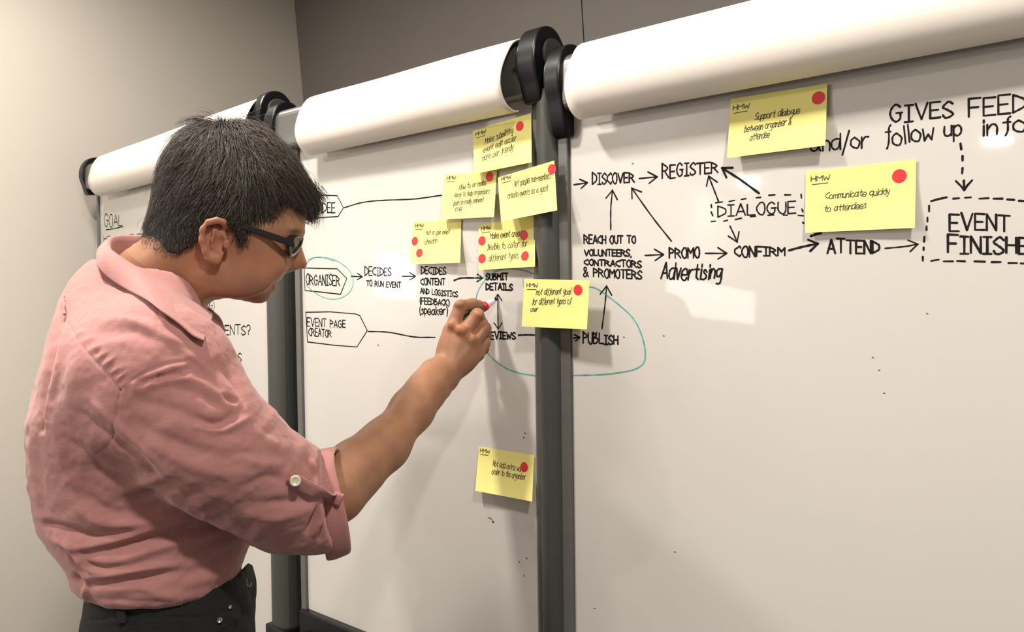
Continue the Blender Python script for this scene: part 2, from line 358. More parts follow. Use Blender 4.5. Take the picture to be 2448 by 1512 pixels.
def ribbons(strokes, width, nrm):
    """flat ink lines with round ends, each point in the room"""
    V, F = [], []
    for s in strokes:
        s = np.asarray(s)
        if len(s) < 2: continue
        k = np.r_[True, np.linalg.norm(np.diff(s, axis=0), axis=1) > 1e-6]; s = s[k]
        if len(s) < 2: continue
        # split very sharp corners by adding discs
        t = np.gradient(s, axis=0); t /= np.linalg.norm(t, axis=1)[:, None] + 1e-12
        side = np.cross(t, nrm); side /= np.linalg.norm(side, axis=1)[:, None] + 1e-12
        seg = np.diff(s, axis=0); sg = seg / np.linalg.norm(seg, axis=1)[:, None]
        w_ = width * .5 * (1 + .16 * np.sin(np.arange(len(s)) * 1.7 + len(V)))
        sharp = [i for i in range(1, len(s) - 1) if sg[i - 1] @ sg[i] < .8]
        cuts = [0] + sharp + [len(s) - 1]
        for a, b_ in zip(cuts[:-1], cuts[1:]):
            q = s[a:b_ + 1]; tt = np.gradient(q, axis=0); tt /= np.linalg.norm(tt, axis=1)[:, None] + 1e-12
            sd = np.cross(tt, nrm); base = len(V)
            for i in range(len(q)):
                V.append(q[i] + sd[i] * w_[a + i]); V.append(q[i] - sd[i] * w_[a + i])
            F += [(base + 2 * i, base + 2 * i + 1, base + 2 * i + 3, base + 2 * i + 2) for i in range(len(q) - 1)]
        for i in cuts:
            base = len(V); e1 = sg[min(i, len(sg) - 1)]; e2 = np.cross(e1, nrm)
            for k_ in range(8):
                an = k_ * math.pi / 4 + .39; V.append(s[i] + nrm * 2e-5 + w_[i] * (math.cos(an) * e1 + math.sin(an) * e2))
            F.append(tuple(range(base, base + 8)))
    return V, F
def text_strokes(s, p0, p1, h, slant=0.0, jit=.05, space=.22):
    """strokes in photo positions: baseline from p0 to p1, height h in photo pixels"""
    r_ = random.Random(s); adv = []
    for ch in s: adv.append(gwidth(ch))
    tot = sum(adv) + space * (len(s) - 1); x = 0; out = []
    p0, p1 = np.array(p0, float), np.array(p1, float); hs = h if isinstance(h, tuple) else (h, h)
    for ch, a in zip(s, adv):
        dy = r_.uniform(-jit, jit); sc = 1 + r_.uniform(-jit, jit)
        for st in glyph(ch):
            q = []
            for gx_, gy_ in st:
                t = (x + gx_) / tot; hh = hs[0] * (1 - t) + hs[1] * t
                b_ = p0 + (p1 - p0) * t; q.append(b_ + [slant * hh * gy_, -hh * (gy_ * sc + dy)])
            out.append(np.array(q))
        x += a + space
    return out
def dens(p, n=6):
    p = np.asarray(p, float); return catmull(p, n) if len(p) > 2 else np.array([p[0] + (p[1] - p[0]) * t for t in np.linspace(0, 1, 5)])
def ink(b, parent, name, strokes, wpx, material='ink', off=.00025, label=None, wref=None):
    """strokes drawn on the surface of board b at the place the photo shows; wpx = line width in photo pixels"""
    W3 = [[b.at(x, y, off) for x, y in s] for s in strokes]
    c = np.mean([np.mean(s, axis=0) for s in strokes], axis=0)
    D = -(R.T @ (b.at(*c) - CAM))[2]
    V, F = ribbons(W3, wpx * D / FPX * .98, b.n)
    return mesh(name, V, F, M[material], parent, label=label)
def word(b, E_, s, p0, p1, h, w=4, **k):
    return ink(b, E_, 'handwritten_word', text_strokes(s, p0, p1, h, **k), w, label='handwritten word ' + s)
def arrow(b, E_, pts, head=12, w=4, mat_='ink', both=False, name='drawn_arrow', spread=.58):
    p = dens(pts); S = [p]
    def hd(tip, prev):
        v = np.array(tip) - prev; v = v / np.linalg.norm(v)
        for sgn in (1, -1):
            c_, s_ = math.cos(spread), math.sin(spread) * sgn
            S.append(np.array([tip, tip - head * np.array([v[0] * c_ - v[1] * s_, v[0] * s_ + v[1] * c_])]))
    hd(p[-1], p[-4])
    if both: hd(p[0], p[3])
    return ink(b, E_, name, S, w, mat_)
def line(b, E_, pts, w=4, mat_='ink', name='drawn_line', smooth=True):
    return ink(b, E_, name, [dens(pts) if smooth else np.array(pts, float)], w, mat_)
def dashes(b, E_, segs, w=4): return ink(b, E_, 'dashed_box', [np.array(s, float).reshape(-1, 2) for s in segs], w)
# ---- rightmost board
for s, p0, p1, h, w in (
    ('DISCOVER', (1416, 441), (1516, 436), (27, 22), 4), ('REGISTER', (1583, 428), (1716, 412), (34, 25), 4.2),
    ('REACH OUT TO', (1396, 583), (1519, 581), (21, 16), 4), ('VOLUNTEERS,', (1397, 611), (1509, 613), (13, 16), 4), ('CONTRACTORS', (1397, 634), (1533, 640), (12, 17), 4),
    ('& PROMOTERS', (1395, 661), (1534, 668), (20, 20), 4), ('PUBLISH', (1394, 821), (1477, 824), (26, 20), 4.4),
    ('PROMO', (1600, 618), (1672, 617), 24, 4.4), ('CONFIRM', (1757, 614), (1876, 612), (26, 19), 4.4), ('ATTEND', (1978, 605), (2102, 606), (33, 29), 5),
    ('DIALOGUE', (1716, 519), (1902, 509), (26, 28), 3.6), ('GIVES', (2128, 294), (2278, 278), (40, 38), 5), ('FEEDBACK', (2316, 278), (2604, 252), (44, 42), 5),
    ('EVENT', (2270, 551), (2414, 552), (42, 36), 5), ('FINISHED', (2266, 605), (2490, 608), (42, 36), 5.4)):
    word(B3, E3, s, p0, p1, h, w)
word(B3, E3, 'Advertising', (1580, 668), (1724, 666), (40, 34), 4.6, slant=.12, jit=.08, space=.22)
word(B3, E3, 'and/or', (1938, 362), (2076, 352), (36, 38), 4.2, jit=.04, space=.2)
word(B3, E3, 'follow up', (2112, 350), (2298, 322), (46, 36), 4.4, jit=.05, space=.2)
word(B3, E3, 'info', (2346, 326), (2452, 314), (38, 40), 4.6, jit=.05, space=.25)
for pts in ([(1372, 442), (1404, 437)], [(1528, 427), (1571, 423)], [(1460, 549), (1460, 500), (1464, 455)], [(1605, 577), (1560, 520), (1510, 450)], [(1718, 483), (1706, 452), (1694, 421)],
            [(1814, 462), (1770, 430), (1726, 402)], [(1745, 541), (1754, 560), (1762, 579)], [(1542, 611), (1586, 609)], [(1686, 606), (1737, 606)], [(1886, 599), (1920, 590), (1955, 583)],
            [(2116, 594), (2160, 590), (2194, 584)], [(1371, 809), (1386, 807)], [(1439, 786), (1446, 730), (1450, 684)]):
    w_ = 6 if pts[0] in ((1814, 462), (1886, 599)) else 4
    arrow(B3, E3, pts, head=(14 if pts[0] == (1371, 809) else 20 if pts[0] == (1372, 442) else 25), w=w_ * .95)
line(B3, E3, [(1938, 565), (1952, 560), (1962, 558)], 6)
ink(B3, E3, 'dashed_arrow', [np.array(q, float) for q in (((2296, 343), (2298, 357)), ((2301, 373), (2301, 384)), ((2301, 402), (2300, 415)), ((2285, 433), (2298, 446), (2305, 455), (2312, 444), (2324, 431)), ((2304, 432), (2305, 453)))], 5)
dashes(B3, E3, [(2226, 481, 2244, 476), (2248, 475, 2263, 472), (2279, 475, 2293, 474), (2307, 473, 2321, 472), (2341, 475, 2363, 474), (2375, 475, 2396, 475), (2408, 477, 2424, 478), (2436, 480, 2452, 481),
    (2221, 492, 2221, 506), (2217, 520, 2217, 530), (2215, 541, 2215, 550), (2210, 566, 2209, 578), (2208, 592, 2208, 598), (2206, 614, 2206, 624), (2226, 624, 2244, 621), (2256, 625, 2278, 625), (2288, 624, 2306, 625), (2330, 625, 2354, 626), (2371, 627, 2392, 627), (2411, 629, 2431, 629), (2440, 630, 2460, 631)], 4.8)
dashes(B3, E3, [(1700, 489, 1701, 496), (1700, 507, 1704, 516), (1711, 485, 1727, 483), (1743, 482, 1756, 479), (1772, 477, 1783, 475), (1808, 473, 1818, 472), (1838, 467, 1852, 466), (1876, 466, 1890, 466), (1915, 465, 1916, 474),
    (1700, 530, 1710, 529), (1730, 529, 1739, 527), (1758, 525, 1772, 522), (1794, 518, 1806, 517), (1836, 515, 1850, 514), (1872, 514, 1882, 515), (1908, 515, 1920, 516), (1917, 500, 1919, 506), (1919, 532, 1921, 534)], 3.8)
line(B3, E3, [(1405, 686), (1425, 690), (1455, 710), (1490, 738), (1515, 764), (1530, 792), (1541, 830), (1541, 862), (1528, 878), (1500, 888), (1440, 896), (1371, 898)], 3.6, 'teal', 'teal_loop')
for x, y in ((1511, 391), (1490, 806), (2085, 855), (2100, 885), (2112, 940), (1612, 1320), (1585, 803), (2215, 750), (1420, 1455)):
    line(B3, E3, [(x, y), (x + 3, y + 1)], 2.2, 'thinink', 'ink_speck')
# ---- middle board
for s, p0, p1, h, w in (
    ('ATTENDEE', (715, 514), (801, 508), (26, 24), 3), ('ORGANISER', (732, 681), (812, 683), (26, 24), 3), ('DECIDES', (872, 660), (935, 659), (22, 18), 2.8), ('TO RUN EVENT', (876, 684), (958, 688), (13, 13), 2.8),
    ('DECIDES', (1007, 656), (1066, 656), (18, 16), 3), ('CONTENT', (1006, 681), (1064, 682), (16, 14), 3.2), ('AND LOGISTICS', (1005, 702), (1094, 711), (13, 13), 2.8), ('(FEEDBACK)', (1003, 727), (1074, 732), (15, 14), 3.0),
    ('(speaker)', (1002, 751), (1070, 753), (18, 20), 3), ('SUBMIT', (1162, 669), (1214, 669), (14, 15), 4.2), ('DETAILS', (1162, 693), (1225, 695), (16, 15), 4.2), ('REVIEWS', (1162, 811), (1232, 811), (18, 15), 4.0),
    ('EVENT PAGE', (734, 780), (826, 784), (20, 17), 2.8), ('CREATOR', (738, 804), (792, 806), (19, 17), 2.8)):
    word(B2, E2, s, p0, p1, h, w)
arrow(B2, E2, [(839, 661), (866, 662)], 14, 2.6); arrow(B2, E2, [(961, 661), (993, 661)], 16, 2.8)
arrow(B2, E2, [(1085, 671), (1105, 665), (1154, 665)], 16, 4.0)
arrow(B2, E2, [(1190, 704), (1190, 745), (1191, 787)], 18, 3.0, both=True)
line(B2, E2, [(1239, 802), (1262, 801), (1282, 802)], 4.2)
for pts in ([(725, 470), (770, 467), (806, 468), (821, 497), (808, 518), (760, 521), (722, 524)], [(727, 641), (760, 642), (806, 643), (829, 666), (814, 704), (770, 699), (729, 695), (728, 668), (727, 641)],
            [(731, 747), (735, 818), (800, 826), (853, 830), (878, 791), (860, 755), (850, 751), (790, 746), (731, 747)]):
    line(B2, E2, pts, 2.6, name='drawn_label_box', smooth=False)
line(B2, E2, [(822, 497), (868, 484), (920, 479), (990, 476), (1056, 467)], 3)
line(B2, E2, [(880, 793), (930, 795), (990, 806), (1040, 807)], 3.2)
line(B2, E2, [(733, 630), (750, 617), (780, 616), (815, 630), (840, 655), (843, 685), (825, 708), (795, 716), (765, 708), (740, 690), (731, 680)], 2.2, 'teal', 'teal_loop')
line(B2, E2, [(735, 622), (752, 616), (778, 618), (800, 625)], 2.0, 'teal', 'teal_loop')
line(B2, E2, [(1281, 657), (1255, 648), (1221, 642), (1190, 647), (1165, 664), (1146, 690), (1138, 716), (1140, 760), (1150, 810), (1170, 850), (1205, 878), (1240, 892), (1281, 899)], 3.4, 'teal', 'teal_loop')
arrow(B2, E2, [(1135, 664), (1154, 665)], 10, 3.4, 'teal')
line(B2, E2, [(1250, 667), (1251, 686)], 1.6, 'teal')
line(B2, E2, [(1167, 1239), (1173, 1240), (1177, 1246), (1181, 1249), (1177, 1250)], 2.2, 'thinink')
for x, y in ((1252, 1376), (1258, 1334), (1240, 1343), (1254, 1035), (1251, 1045), (903, 824)): line(B2, E2, [(x, y), (x + 2, y + 3)], 2.4, 'thinink', 'ink_speck')
# ---- leftmost board
for s, p0, p1, h, w in (('GOAL', (249, 543), (292, 539), (34, 22), 2.4), ('HELP EVENTS', (248, 579), (345, 568), (13, 10), 2), ('TARGETING', (440, 744), (508, 740), (20, 20), 2.2), ('CREATE EVENTS?', (420, 806), (598, 800), (24, 22), 3), ('MEMBERS', (496, 865), (577, 864), (22, 21), 2.8)):
    word(B1, E1, s, p0, p1, h, w)
line(B1, E1, [(253, 550), (272, 547), (295, 542)], 2.4); line(B1, E1, [(430, 752), (470, 752), (511, 750)], 2.6)
line(B1, E1, [(500, 718), (510, 720), (512, 735), (509, 750)], 2)
# printed round letter on the clamp bar seen inside the hollow of the middle roll
ink(B2, E2, 'printed_letter', text_strokes('o', (1226.5, 171.5), (1232, 171), 13, jit=0), 2.4, 'ink', off=.0325)
# ------------------------------------------------------------------ sticky notes
LIG = 0
def note(b, corners, label, lines, dots, hmw=None, lift=.010, off=.0025, curl=.0, stick_post=False, top_only=True):
    """corners TL, TR, BR, BL in the photo; paper sticks along its top and bellies out below"""
    N = 14; C = [np.array(c, float) for c in corners]
    def S(s, t, e=0.0):
        q = (C[0] * (1 - s) + C[1] * s) * (1 - t) + (C[3] * (1 - s) + C[2] * s) * t
        out = off + e + lift * (max(0, t - .18) / .82) ** 1.7 * (1 + curl * (2 * s - 1)) + .0012 * math.sin(s * 5 + t * 3) * t
        return b.at(q[0], q[1], out)
    V = [S(i / N, j / N) for j in range(N + 1) for i in range(N + 1)]
    V2 = [S(i / N, j / N, -.0004) for j in range(N + 1) for i in range(N + 1)]
    F = [(j * (N + 1) + i, (j + 1) * (N + 1) + i, (j + 1) * (N + 1) + i + 1, j * (N + 1) + i + 1) for j in range(N) for i in range(N)]
    nb = len(V); F2 = [tuple(nb + q for q in f_[::-1]) for f_ in F]
    c = S(.5, .0)
    root = empty('sticky_note', c, label=label, cat='sticky note', group='yellow sticky notes')
    mesh('note_sheet', V + V2, F + F2, M['note'], root, smooth=True)
    for k, (s, t) in enumerate(dots):
        ctr = S(s, t, .0006); rs = .0078
        e1 = S(s + .02, t, .0006) - ctr; e1 /= np.linalg.norm(e1); e2 = S(s, t + .02, .0006) - ctr; e2 -= e1 * (e1 @ e2); e2 /= np.linalg.norm(e2)
        mesh('red_dot', [ctr + rs * (math.cos(a) * e1 + math.sin(a) * e2) for a in np.linspace(0, 2 * math.pi, 24, endpoint=False)], [tuple(range(24))[::-1]], M['red'], root)
    st = []
    def onnote(strokes, w):
        W3 = []
        for q in strokes: W3.append([S(x, y, .0004) for x, y in q])
        V_, F_ = ribbons(W3, w, b.n); return V_, F_
    allr = []
    for tx, s0, t0, s1, t1, h, w in lines:
        sl = [np.stack([q[:, 0], q[:, 1]], 1) for q in text_strokes(tx, (s0, t0), (s1, t1), h, jit=.06, space=.14, slant=.1)]
        allr.append(onnote(sl, w))
    if hmw:
        s0, t0 = hmw; allr.append(onnote(text_strokes('HMW', (s0, t0), (s0 + .17, t0), .08), .0009)); allr.append(onnote([np.array([(s0 + .01, t0 + .05), (s0 + .15, t0 + .045)])], .0008))
    V_, F_ = join(allr); mesh('handwriting', V_, F_, M['thinink'], root)
    return root
th = .00085
note(B2, [(1130, 313), (1270, 270), (1271, 388), (1134, 416)], 'shaded yellow note highest on the middle board, tucked under the paper pad', [('Make submitting', .2, .38, .68, .30, .13, th), ('event edit easier', .16, .56, .74, .47, .12, th), ('more user friendly', .14, .74, .68, .66, .13, th)], [(.80, .20)], (.05, .14), .012, off=.006)
note(B2, [(1063, 418), (1188, 408), (1181, 519), (1053, 525)], 'yellow note with one dot, overlapping the top of the two-dot note', [('How to or make', .30, .36, .80, .30, .12, th), ('easy to help organisers', .22, .52, .88, .48, .11, th), ('push on really relevant', .22, .70, .78, .66, .11, th), ('role', .26, .84, .38, .82, .12, th)], [(.86, .12)], (.05, .12), .012, off=.0035)
note(B2, [(1190, 425), (1325, 384), (1332, 503), (1198, 530)], 'tilted yellow note reaching from the middle board onto the grey post', [('let people non-members', .28, .30, .92, .33, .13, th), ('create events as a guest', .14, .52, .86, .57, .13, th)], [(.95, .16)], (.06, .10), .012, off=.021)
note(B2, [(988, 530), (1103, 526), (1100, 629), (980, 632)], 'yellow note with two red dots on its left side', [('not a join meet', .28, .32, .76, .32, .11, th), ('checkin', .26, .54, .52, .52, .12, th)], [(.06, .46), (.17, .74)], (.05, .14), .010)
note(B2, [(1144, 538), (1279, 517), (1279, 638), (1144, 646)], 'yellow note with four red dots at the edge of the middle board', [('Make event creat', .20, .34, .76, .36, .13, th), ('flexible to cater for', .14, .58, .86, .58, .13, th), ('different types', .18, .82, .70, .80, .13, th)], [(.06, .36), (.80, .35), (.06, .75), (.82, .77)], (.05, .14), .008)
note(B2, [(1254, 667), (1409, 671), (1403, 788), (1247, 781)], 'yellow note stuck flat across the grey posts above PUBLISH', [('not different goal', .19, .33, .72, .29, .13, th), ('for different types of', .13, .53, .73, .49, .13, th), ('user', .12, .68, .23, .67, .10, th)], [(.83, .20)], (.04, .17), .004, off=.027)
note(B2, [(1145, 1068), (1277, 1089), (1272, 1200), (1136, 1174)], 'lone yellow note low on the middle board', [('Not add extra work', .27, .38, .82, .40, .13, th), ('order to the organiser', .26, .56, .86, .56, .13, th)], [(.83, .29)], (.03, .12), .012)
note(B3, [(1747, 237), (1978, 200), (1973, 348), (1738, 378)], 'yellow note under the rightmost pad, its top half in shadow', [('Support dialogue', .26, .42, .72, .42, .11, th), ('between organiser &', .16, .60, .64, .58, .11, th), ('attendee', .22, .76, .42, .74, .11, th)], [(.91, .21)], (.03, .20), .010, off=.006)
note(B3, [(1926, 411), (2190, 381), (2187, 545), (1925, 557)], 'largest yellow note, right of DIALOGUE, nearest the camera', [('Communicate quickly', .18, .47, .76, .48, .10, th), ('to attendees', .17, .68, .55, .66, .10, th)], [(.85, .22)], (.05, .17), .006)
# ------------------------------------------------------------------ soft-body modelling: distance fields turned into one smooth mesh
def Cc(x, y, D): return np.array([(x - IW / 2) / FPX * D, -(y - IH / 2) / FPX * D, -D])
def to_world(v): return CAM + np.asarray(v) @ R.T
def surface_nets(F, org, h):
    F = F.astype(np.float32); S = F < 0; nx, ny, nz = F.shape
    cs = np.zeros((nx - 1, ny - 1, nz - 1), np.uint8)
    for i in (0, 1):
        for j in (0, 1):
            for k in (0, 1): cs += S[i:nx - 1 + i, j:ny - 1 + j, k:nz - 1 + k]
    act = (cs > 0) & (cs < 8); idx = np.full(act.shape, -1, np.int64); I = np.argwhere(act); idx[act] = np.arange(len(I))
    acc = np.zeros((len(I), 3)); cnt = np.zeros(len(I))
    cor = [(i, j, k) for i in (0, 1) for j in (0, 1) for k in (0, 1)]
    for a in cor:
        for ax in range(3):
            if a[ax] == 1: continue
            b = list(a); b[ax] = 1
            fa = F[I[:, 0] + a[0], I[:, 1] + a[1], I[:, 2] + a[2]]; fb = F[I[:, 0] + b[0], I[:, 1] + b[1], I[:, 2] + b[2]]
            m_ = (fa < 0) != (fb < 0); t = np.where(m_, fa / (fa - fb + 1e-20), 0)
            p = np.tile(np.array(a, float), (len(I), 1)); p[:, ax] += t
            acc[m_] += p[m_]; cnt[m_] += 1
    V = (I + acc / cnt[:, None]) * h + org
    Q = []
    for ax in range(3):
        sl0 = [slice(None)] * 3; sl1 = [slice(None)] * 3; sl0[ax] = slice(0, -1); sl1[ax] = slice(1, None)
        A = S[tuple(sl0)]; B = S[tuple(sl1)]; E_ = np.argwhere(A != B)
        o1, o2 = (ax + 1) % 3, (ax + 2) % 3
        E_ = E_[(E_[:, o1] > 0) & (E_[:, o2] > 0) & (E_[:, o1] < F.shape[o1] - 1) & (E_[:, o2] < F.shape[o2] - 1)]
        def cell(d1, d2):
            q = E_.copy(); q[:, o1] -= d1; q[:, o2] -= d2; return idx[q[:, 0], q[:, 1], q[:, 2]]
        quad = np.stack([cell(1, 1), cell(0, 1), cell(0, 0), cell(1, 0)], 1)
        inv = ~A[E_[:, 0], E_[:, 1], E_[:, 2]]
        quad[inv] = quad[inv][:, ::-1]; Q.append(quad)
    return V, np.vstack(Q)
class Frame:
    """axes for building: s forward, v up (camera up), l towards the camera side; all in camera space"""
    def __init__(f, o, yaw):
        a = math.radians(yaw); f.o = np.array(o); f.B = np.array([[math.cos(a), 0, -math.sin(a)], [0, 1, 0], [math.sin(a), 0, math.cos(a)]])
    def loc(f, c): return (np.asarray(c) - f.o) @ f.B.T
    def cam(f, q): return np.asarray(q) @ f.B + f.o
    def world(f, q): return to_world(f.cam(q))
    def px(f, x, y, l=0.0):
        """local (s, v) where the line of sight through x, y meets the plane l = const"""
        r = Cc(x, y, 1.0); n = f.B[2]; t = (f.o @ n + l) / (r @ n); return f.loc(r * t)
    def p3(f, x, y, D): return f.loc(Cc(x, y, D))
class Vol:
    def __init__(s, lo, hi, h):
        s.lo = np.array(lo, float); s.h = h; n = np.ceil((np.array(hi) - lo) / h).astype(int) + 1; s.n = n
        s.ax = [(s.lo[i] + np.arange(n[i]) * h).astype(np.float32) for i in range(3)]
        s.F = np.full(n, 1.0, np.float32)
    def win(s, lo, hi):
        a = [max(0, int((lo[i] - s.lo[i]) / s.h)) for i in range(3)]; b = [min(s.n[i], int((hi[i] - s.lo[i]) / s.h) + 2) for i in range(3)]
        sl = tuple(slice(a[i], max(a[i] + 1, b[i])) for i in range(3))
        X = s.ax[0][sl[0]][:, None, None]; Y = s.ax[1][sl[1]][None, :, None]; Z = s.ax[2][sl[2]][None, None, :]
        return sl, X, Y, Z
    def add(s, sl, d, k):
        f = s.F[sl]
        if k <= 0: s.F[sl] = np.minimum(f, d)
        else:
            hh = np.clip(.5 + .5 * (f - d) / k, 0, 1); s.F[sl] = f * (1 - hh) + d * hh - k * hh * (1 - hh)
    def sub(s, sl, d, k):
        f = s.F[sl]; d = -d; hh = np.clip(.5 - .5 * (f - d) / k, 0, 1); s.F[sl] = f * (1 - hh) + d * hh + k * hh * (1 - hh)
    def cone(s, a, b, ra, rb, k=0.0, op='add', pad=.03):
        a = np.array(a, float); b = np.array(b, float); r = max(ra, rb) + pad + k
        sl, X, Y, Z = s.win(np.minimum(a, b) - r, np.maximum(a, b) + r)
        d = b - a; L = max(d @ d, 1e-12)
        t = np.clip(((X - a[0]) * d[0] + (Y - a[1]) * d[1] + (Z - a[2]) * d[2]) / L, 0, 1)
        dist = np.sqrt((X - a[0] - t * d[0]) ** 2 + (Y - a[1] - t * d[1]) ** 2 + (Z - a[2] - t * d[2]) ** 2) - (ra + (rb - ra) * t)
        getattr(s, op)(sl, dist, k)
    def chain(s, pts, rs, k=0.0, own=.004, pad=.02, op='add'):
        """chain of cones with its own tight blending, merged with blend k"""
        pts = np.array(pts, float); r = max(rs) + pad + k
        sl, X, Y, Z = s.win(pts.min(0) - r, pts.max(0) + r); D = None
        for a, b, ra, rb in zip(pts[:-1], pts[1:], rs[:-1], rs[1:]):
            d = b - a; L = max(d @ d, 1e-12)
            t = np.clip(((X - a[0]) * d[0] + (Y - a[1]) * d[1] + (Z - a[2]) * d[2]) / L, 0, 1)
            q = np.sqrt((X - a[0] - t * d[0]) ** 2 + (Y - a[1] - t * d[1]) ** 2 + (Z - a[2] - t * d[2]) ** 2) - (ra + (rb - ra) * t)
            if D is None: D = q
            else:
                hh = np.clip(.5 + .5 * (D - q) / own, 0, 1); D = D * (1 - hh) + q * hh - own * hh * (1 - hh)
        getattr(s, op)(sl, D, k)
    def ell(s, c, rad, k=0.0, B=None, op='add', pad=.03):
        c = np.array(c, float); rad = np.array(rad, float); r = rad.max() + pad + k
        sl, X, Y, Z = s.win(c - r, c + r); X = X - c[0]; Y = Y - c[1]; Z = Z - c[2]
        if B is not None: X, Y, Z = (B[0][0] * X + B[0][1] * Y + B[0][2] * Z, B[1][0] * X + B[1][1] * Y + B[1][2] * Z, B[2][0] * X + B[2][1] * Y + B[2][2] * Z)
        k0 = np.sqrt((X / rad[0]) ** 2 + (Y / rad[1]) ** 2 + (Z / rad[2]) ** 2); k1 = np.sqrt((X / rad[0] ** 2) ** 2 + (Y / rad[1] ** 2) ** 2 + (Z / rad[2] ** 2) ** 2)
        getattr(s, op)(sl, k0 * (k0 - 1) / (k1 + 1e-9), k)
    def loft(s, st, k=0.0, p=2.0, col=None):
        """st rows: v, centre s, half s, centre l, half l (v descending or ascending); rounded stack"""
        st = np.array(sorted(st, key=lambda q: q[0])); v = s.ax[1]
        g = lambda c: np.interp(v, st[:, 0], st[:, c]).astype(np.float32)
        for _ in range(1): pass
        cs, hs, cl, hl = [np.convolve(np.pad(g(c), 4, mode='edge'), np.ones(9) / 9, 'valid')[None, :, None].astype(np.float32) for c in (1, 2, 3, 4)]
        X = s.ax[0][:, None, None] - cs; Z = s.ax[2][None, None, :] - cl
        k0 = (np.abs(X / hs) ** p + np.abs(Z / hl) ** p) ** (1 / p); k1 = np.sqrt((X / hs ** 2) ** 2 + (Z / hl ** 2) ** 2)
        d = np.where(k0 > .3, k0 * (k0 - 1) / (k1 + 1e-6), -.7 * np.minimum(hs, hl) + 0 * k0)
        lo, hi = st[0, 0], st[-1, 0]; cap_ = np.maximum(lo - v, v - hi)[None, :, None]
        d = np.maximum(d, cap_)
        s.add((slice(None),) * 3, d, k)
    def mesh(s): return surface_nets(s.F, s.lo, s.h)
def inflate(poly, lo, hi, h, it=2500):
    """height field of a pillow over a closed outline (Poisson), negative outside"""
    from math import ceil
    xs = np.arange(lo[0], hi[0] + h, h); ys = np.arange(lo[1], hi[1] + h, h); X, Y = np.meshgrid(xs, ys, indexing='ij')
    ins = np.zeros(X.shape, bool); dist = np.full(X.shape, 1e9); n = len(poly)
    for i in range(n):
        a, b = poly[i], poly[(i + 1) % n]; d = b - a
        t = np.clip(((X - a[0]) * d[0] + (Y - a[1]) * d[1]) / (d @ d + 1e-12), 0, 1)
        dist = np.minimum(dist, np.hypot(X - a[0] - t * d[0], Y - a[1] - t * d[1]))
        c = ((a[1] > Y) != (b[1] > Y)) & (X < (b[0] - a[0]) * (Y - a[1]) / (b[1] - a[1] + 1e-12) + a[0]); ins ^= c
    phi = np.where(ins, .05 * dist, 0.0)
    # multi-level start
    for _ in range(it):
        q = .25 * (phi[:-2, 1:-1] + phi[2:, 1:-1] + phi[1:-1, :-2] + phi[1:-1, 2:]) + h * h
        phi[1:-1, 1:-1] = np.where(ins[1:-1, 1:-1], q, 0)
    # exact position of the outline: near it the field follows the distance
    return xs, ys, phi, ins, dist
def bil(xs, ys, A, x, y):
    """bilinear look-up of the field on the axes of a volume"""
    i = np.clip((x - xs[0]) / (xs[1] - xs[0]), 0, len(xs) - 1.001); j = np.clip((y - ys[0]) / (ys[1] - ys[0]), 0, len(ys) - 1.001)
    i0 = i.astype(int); j0 = j.astype(int); fi = (i - i0)[:, None]; fj = (j - j0)[None, :]
    return (A[np.ix_(i0, j0)] * (1 - fi) * (1 - fj) + A[np.ix_(i0 + 1, j0)] * fi * (1 - fj) + A[np.ix_(i0, j0 + 1)] * (1 - fi) * fj + A[np.ix_(i0 + 1, j0 + 1)] * fi * fj).astype(np.float32)
def pillow(vol, poly, squash, k=0.0, wmap=None, it=2500, h=.0025):
    p = np.array(poly); lo = [vol.ax[0][0], vol.ax[1][0]]; hi = [vol.ax[0][-1], vol.ax[1][-1]]
    xs, ys, phi, ins, dist = inflate(p, lo, hi, h, it)
    g = np.where(ins, np.maximum(phi, .04 * dist), -.12 * dist)
    if wmap is not None: pass
    gx_, gy_ = np.gradient(g, h)
    G_ = bil(xs, ys, g, vol.ax[0], vol.ax[1])[:, :, None]; GN = bil(xs, ys, gx_ ** 2 + gy_ ** 2, vol.ax[0], vol.ax[1])[:, :, None]
    l = vol.ax[2][None, None, :] / (squash if wmap is None else wmap[:, :, None])
    d = (l * l - G_) / np.sqrt(GN + 4 * l * l / .6 + .0009)
    vol.add((slice(None),) * 3, d.astype(np.float32), k)
def smooth_mesh(V, Q, it=3, lam=.5):
    n = len(V); e = np.vstack([Q[:, [0, 1]], Q[:, [1, 2]], Q[:, [2, 3]], Q[:, [3, 0]]])
    cnt = np.bincount(e[:, 0], minlength=n) + np.bincount(e[:, 1], minlength=n)
    for i in range(it):
        for l_ in (lam, -lam * 1.02) if it > 0 else ():
            A = np.zeros_like(V)
            for c in range(3): A[:, c] = np.bincount(e[:, 0], V[e[:, 1], c], n) + np.bincount(e[:, 1], V[e[:, 0], c], n)
            V = V + l_ * (A / np.maximum(cnt, 1)[:, None] - V)
    return V
def normals(V, Q):
    fn = np.cross(V[Q[:, 2]] - V[Q[:, 0]], V[Q[:, 3]] - V[Q[:, 1]]); N = np.zeros_like(V)
    for j in range(4):
        for c in range(3): N[:, c] += np.bincount(Q[:, j], fn[:, c], len(V))
    return N / (np.linalg.norm(N, axis=1)[:, None] + 1e-12)
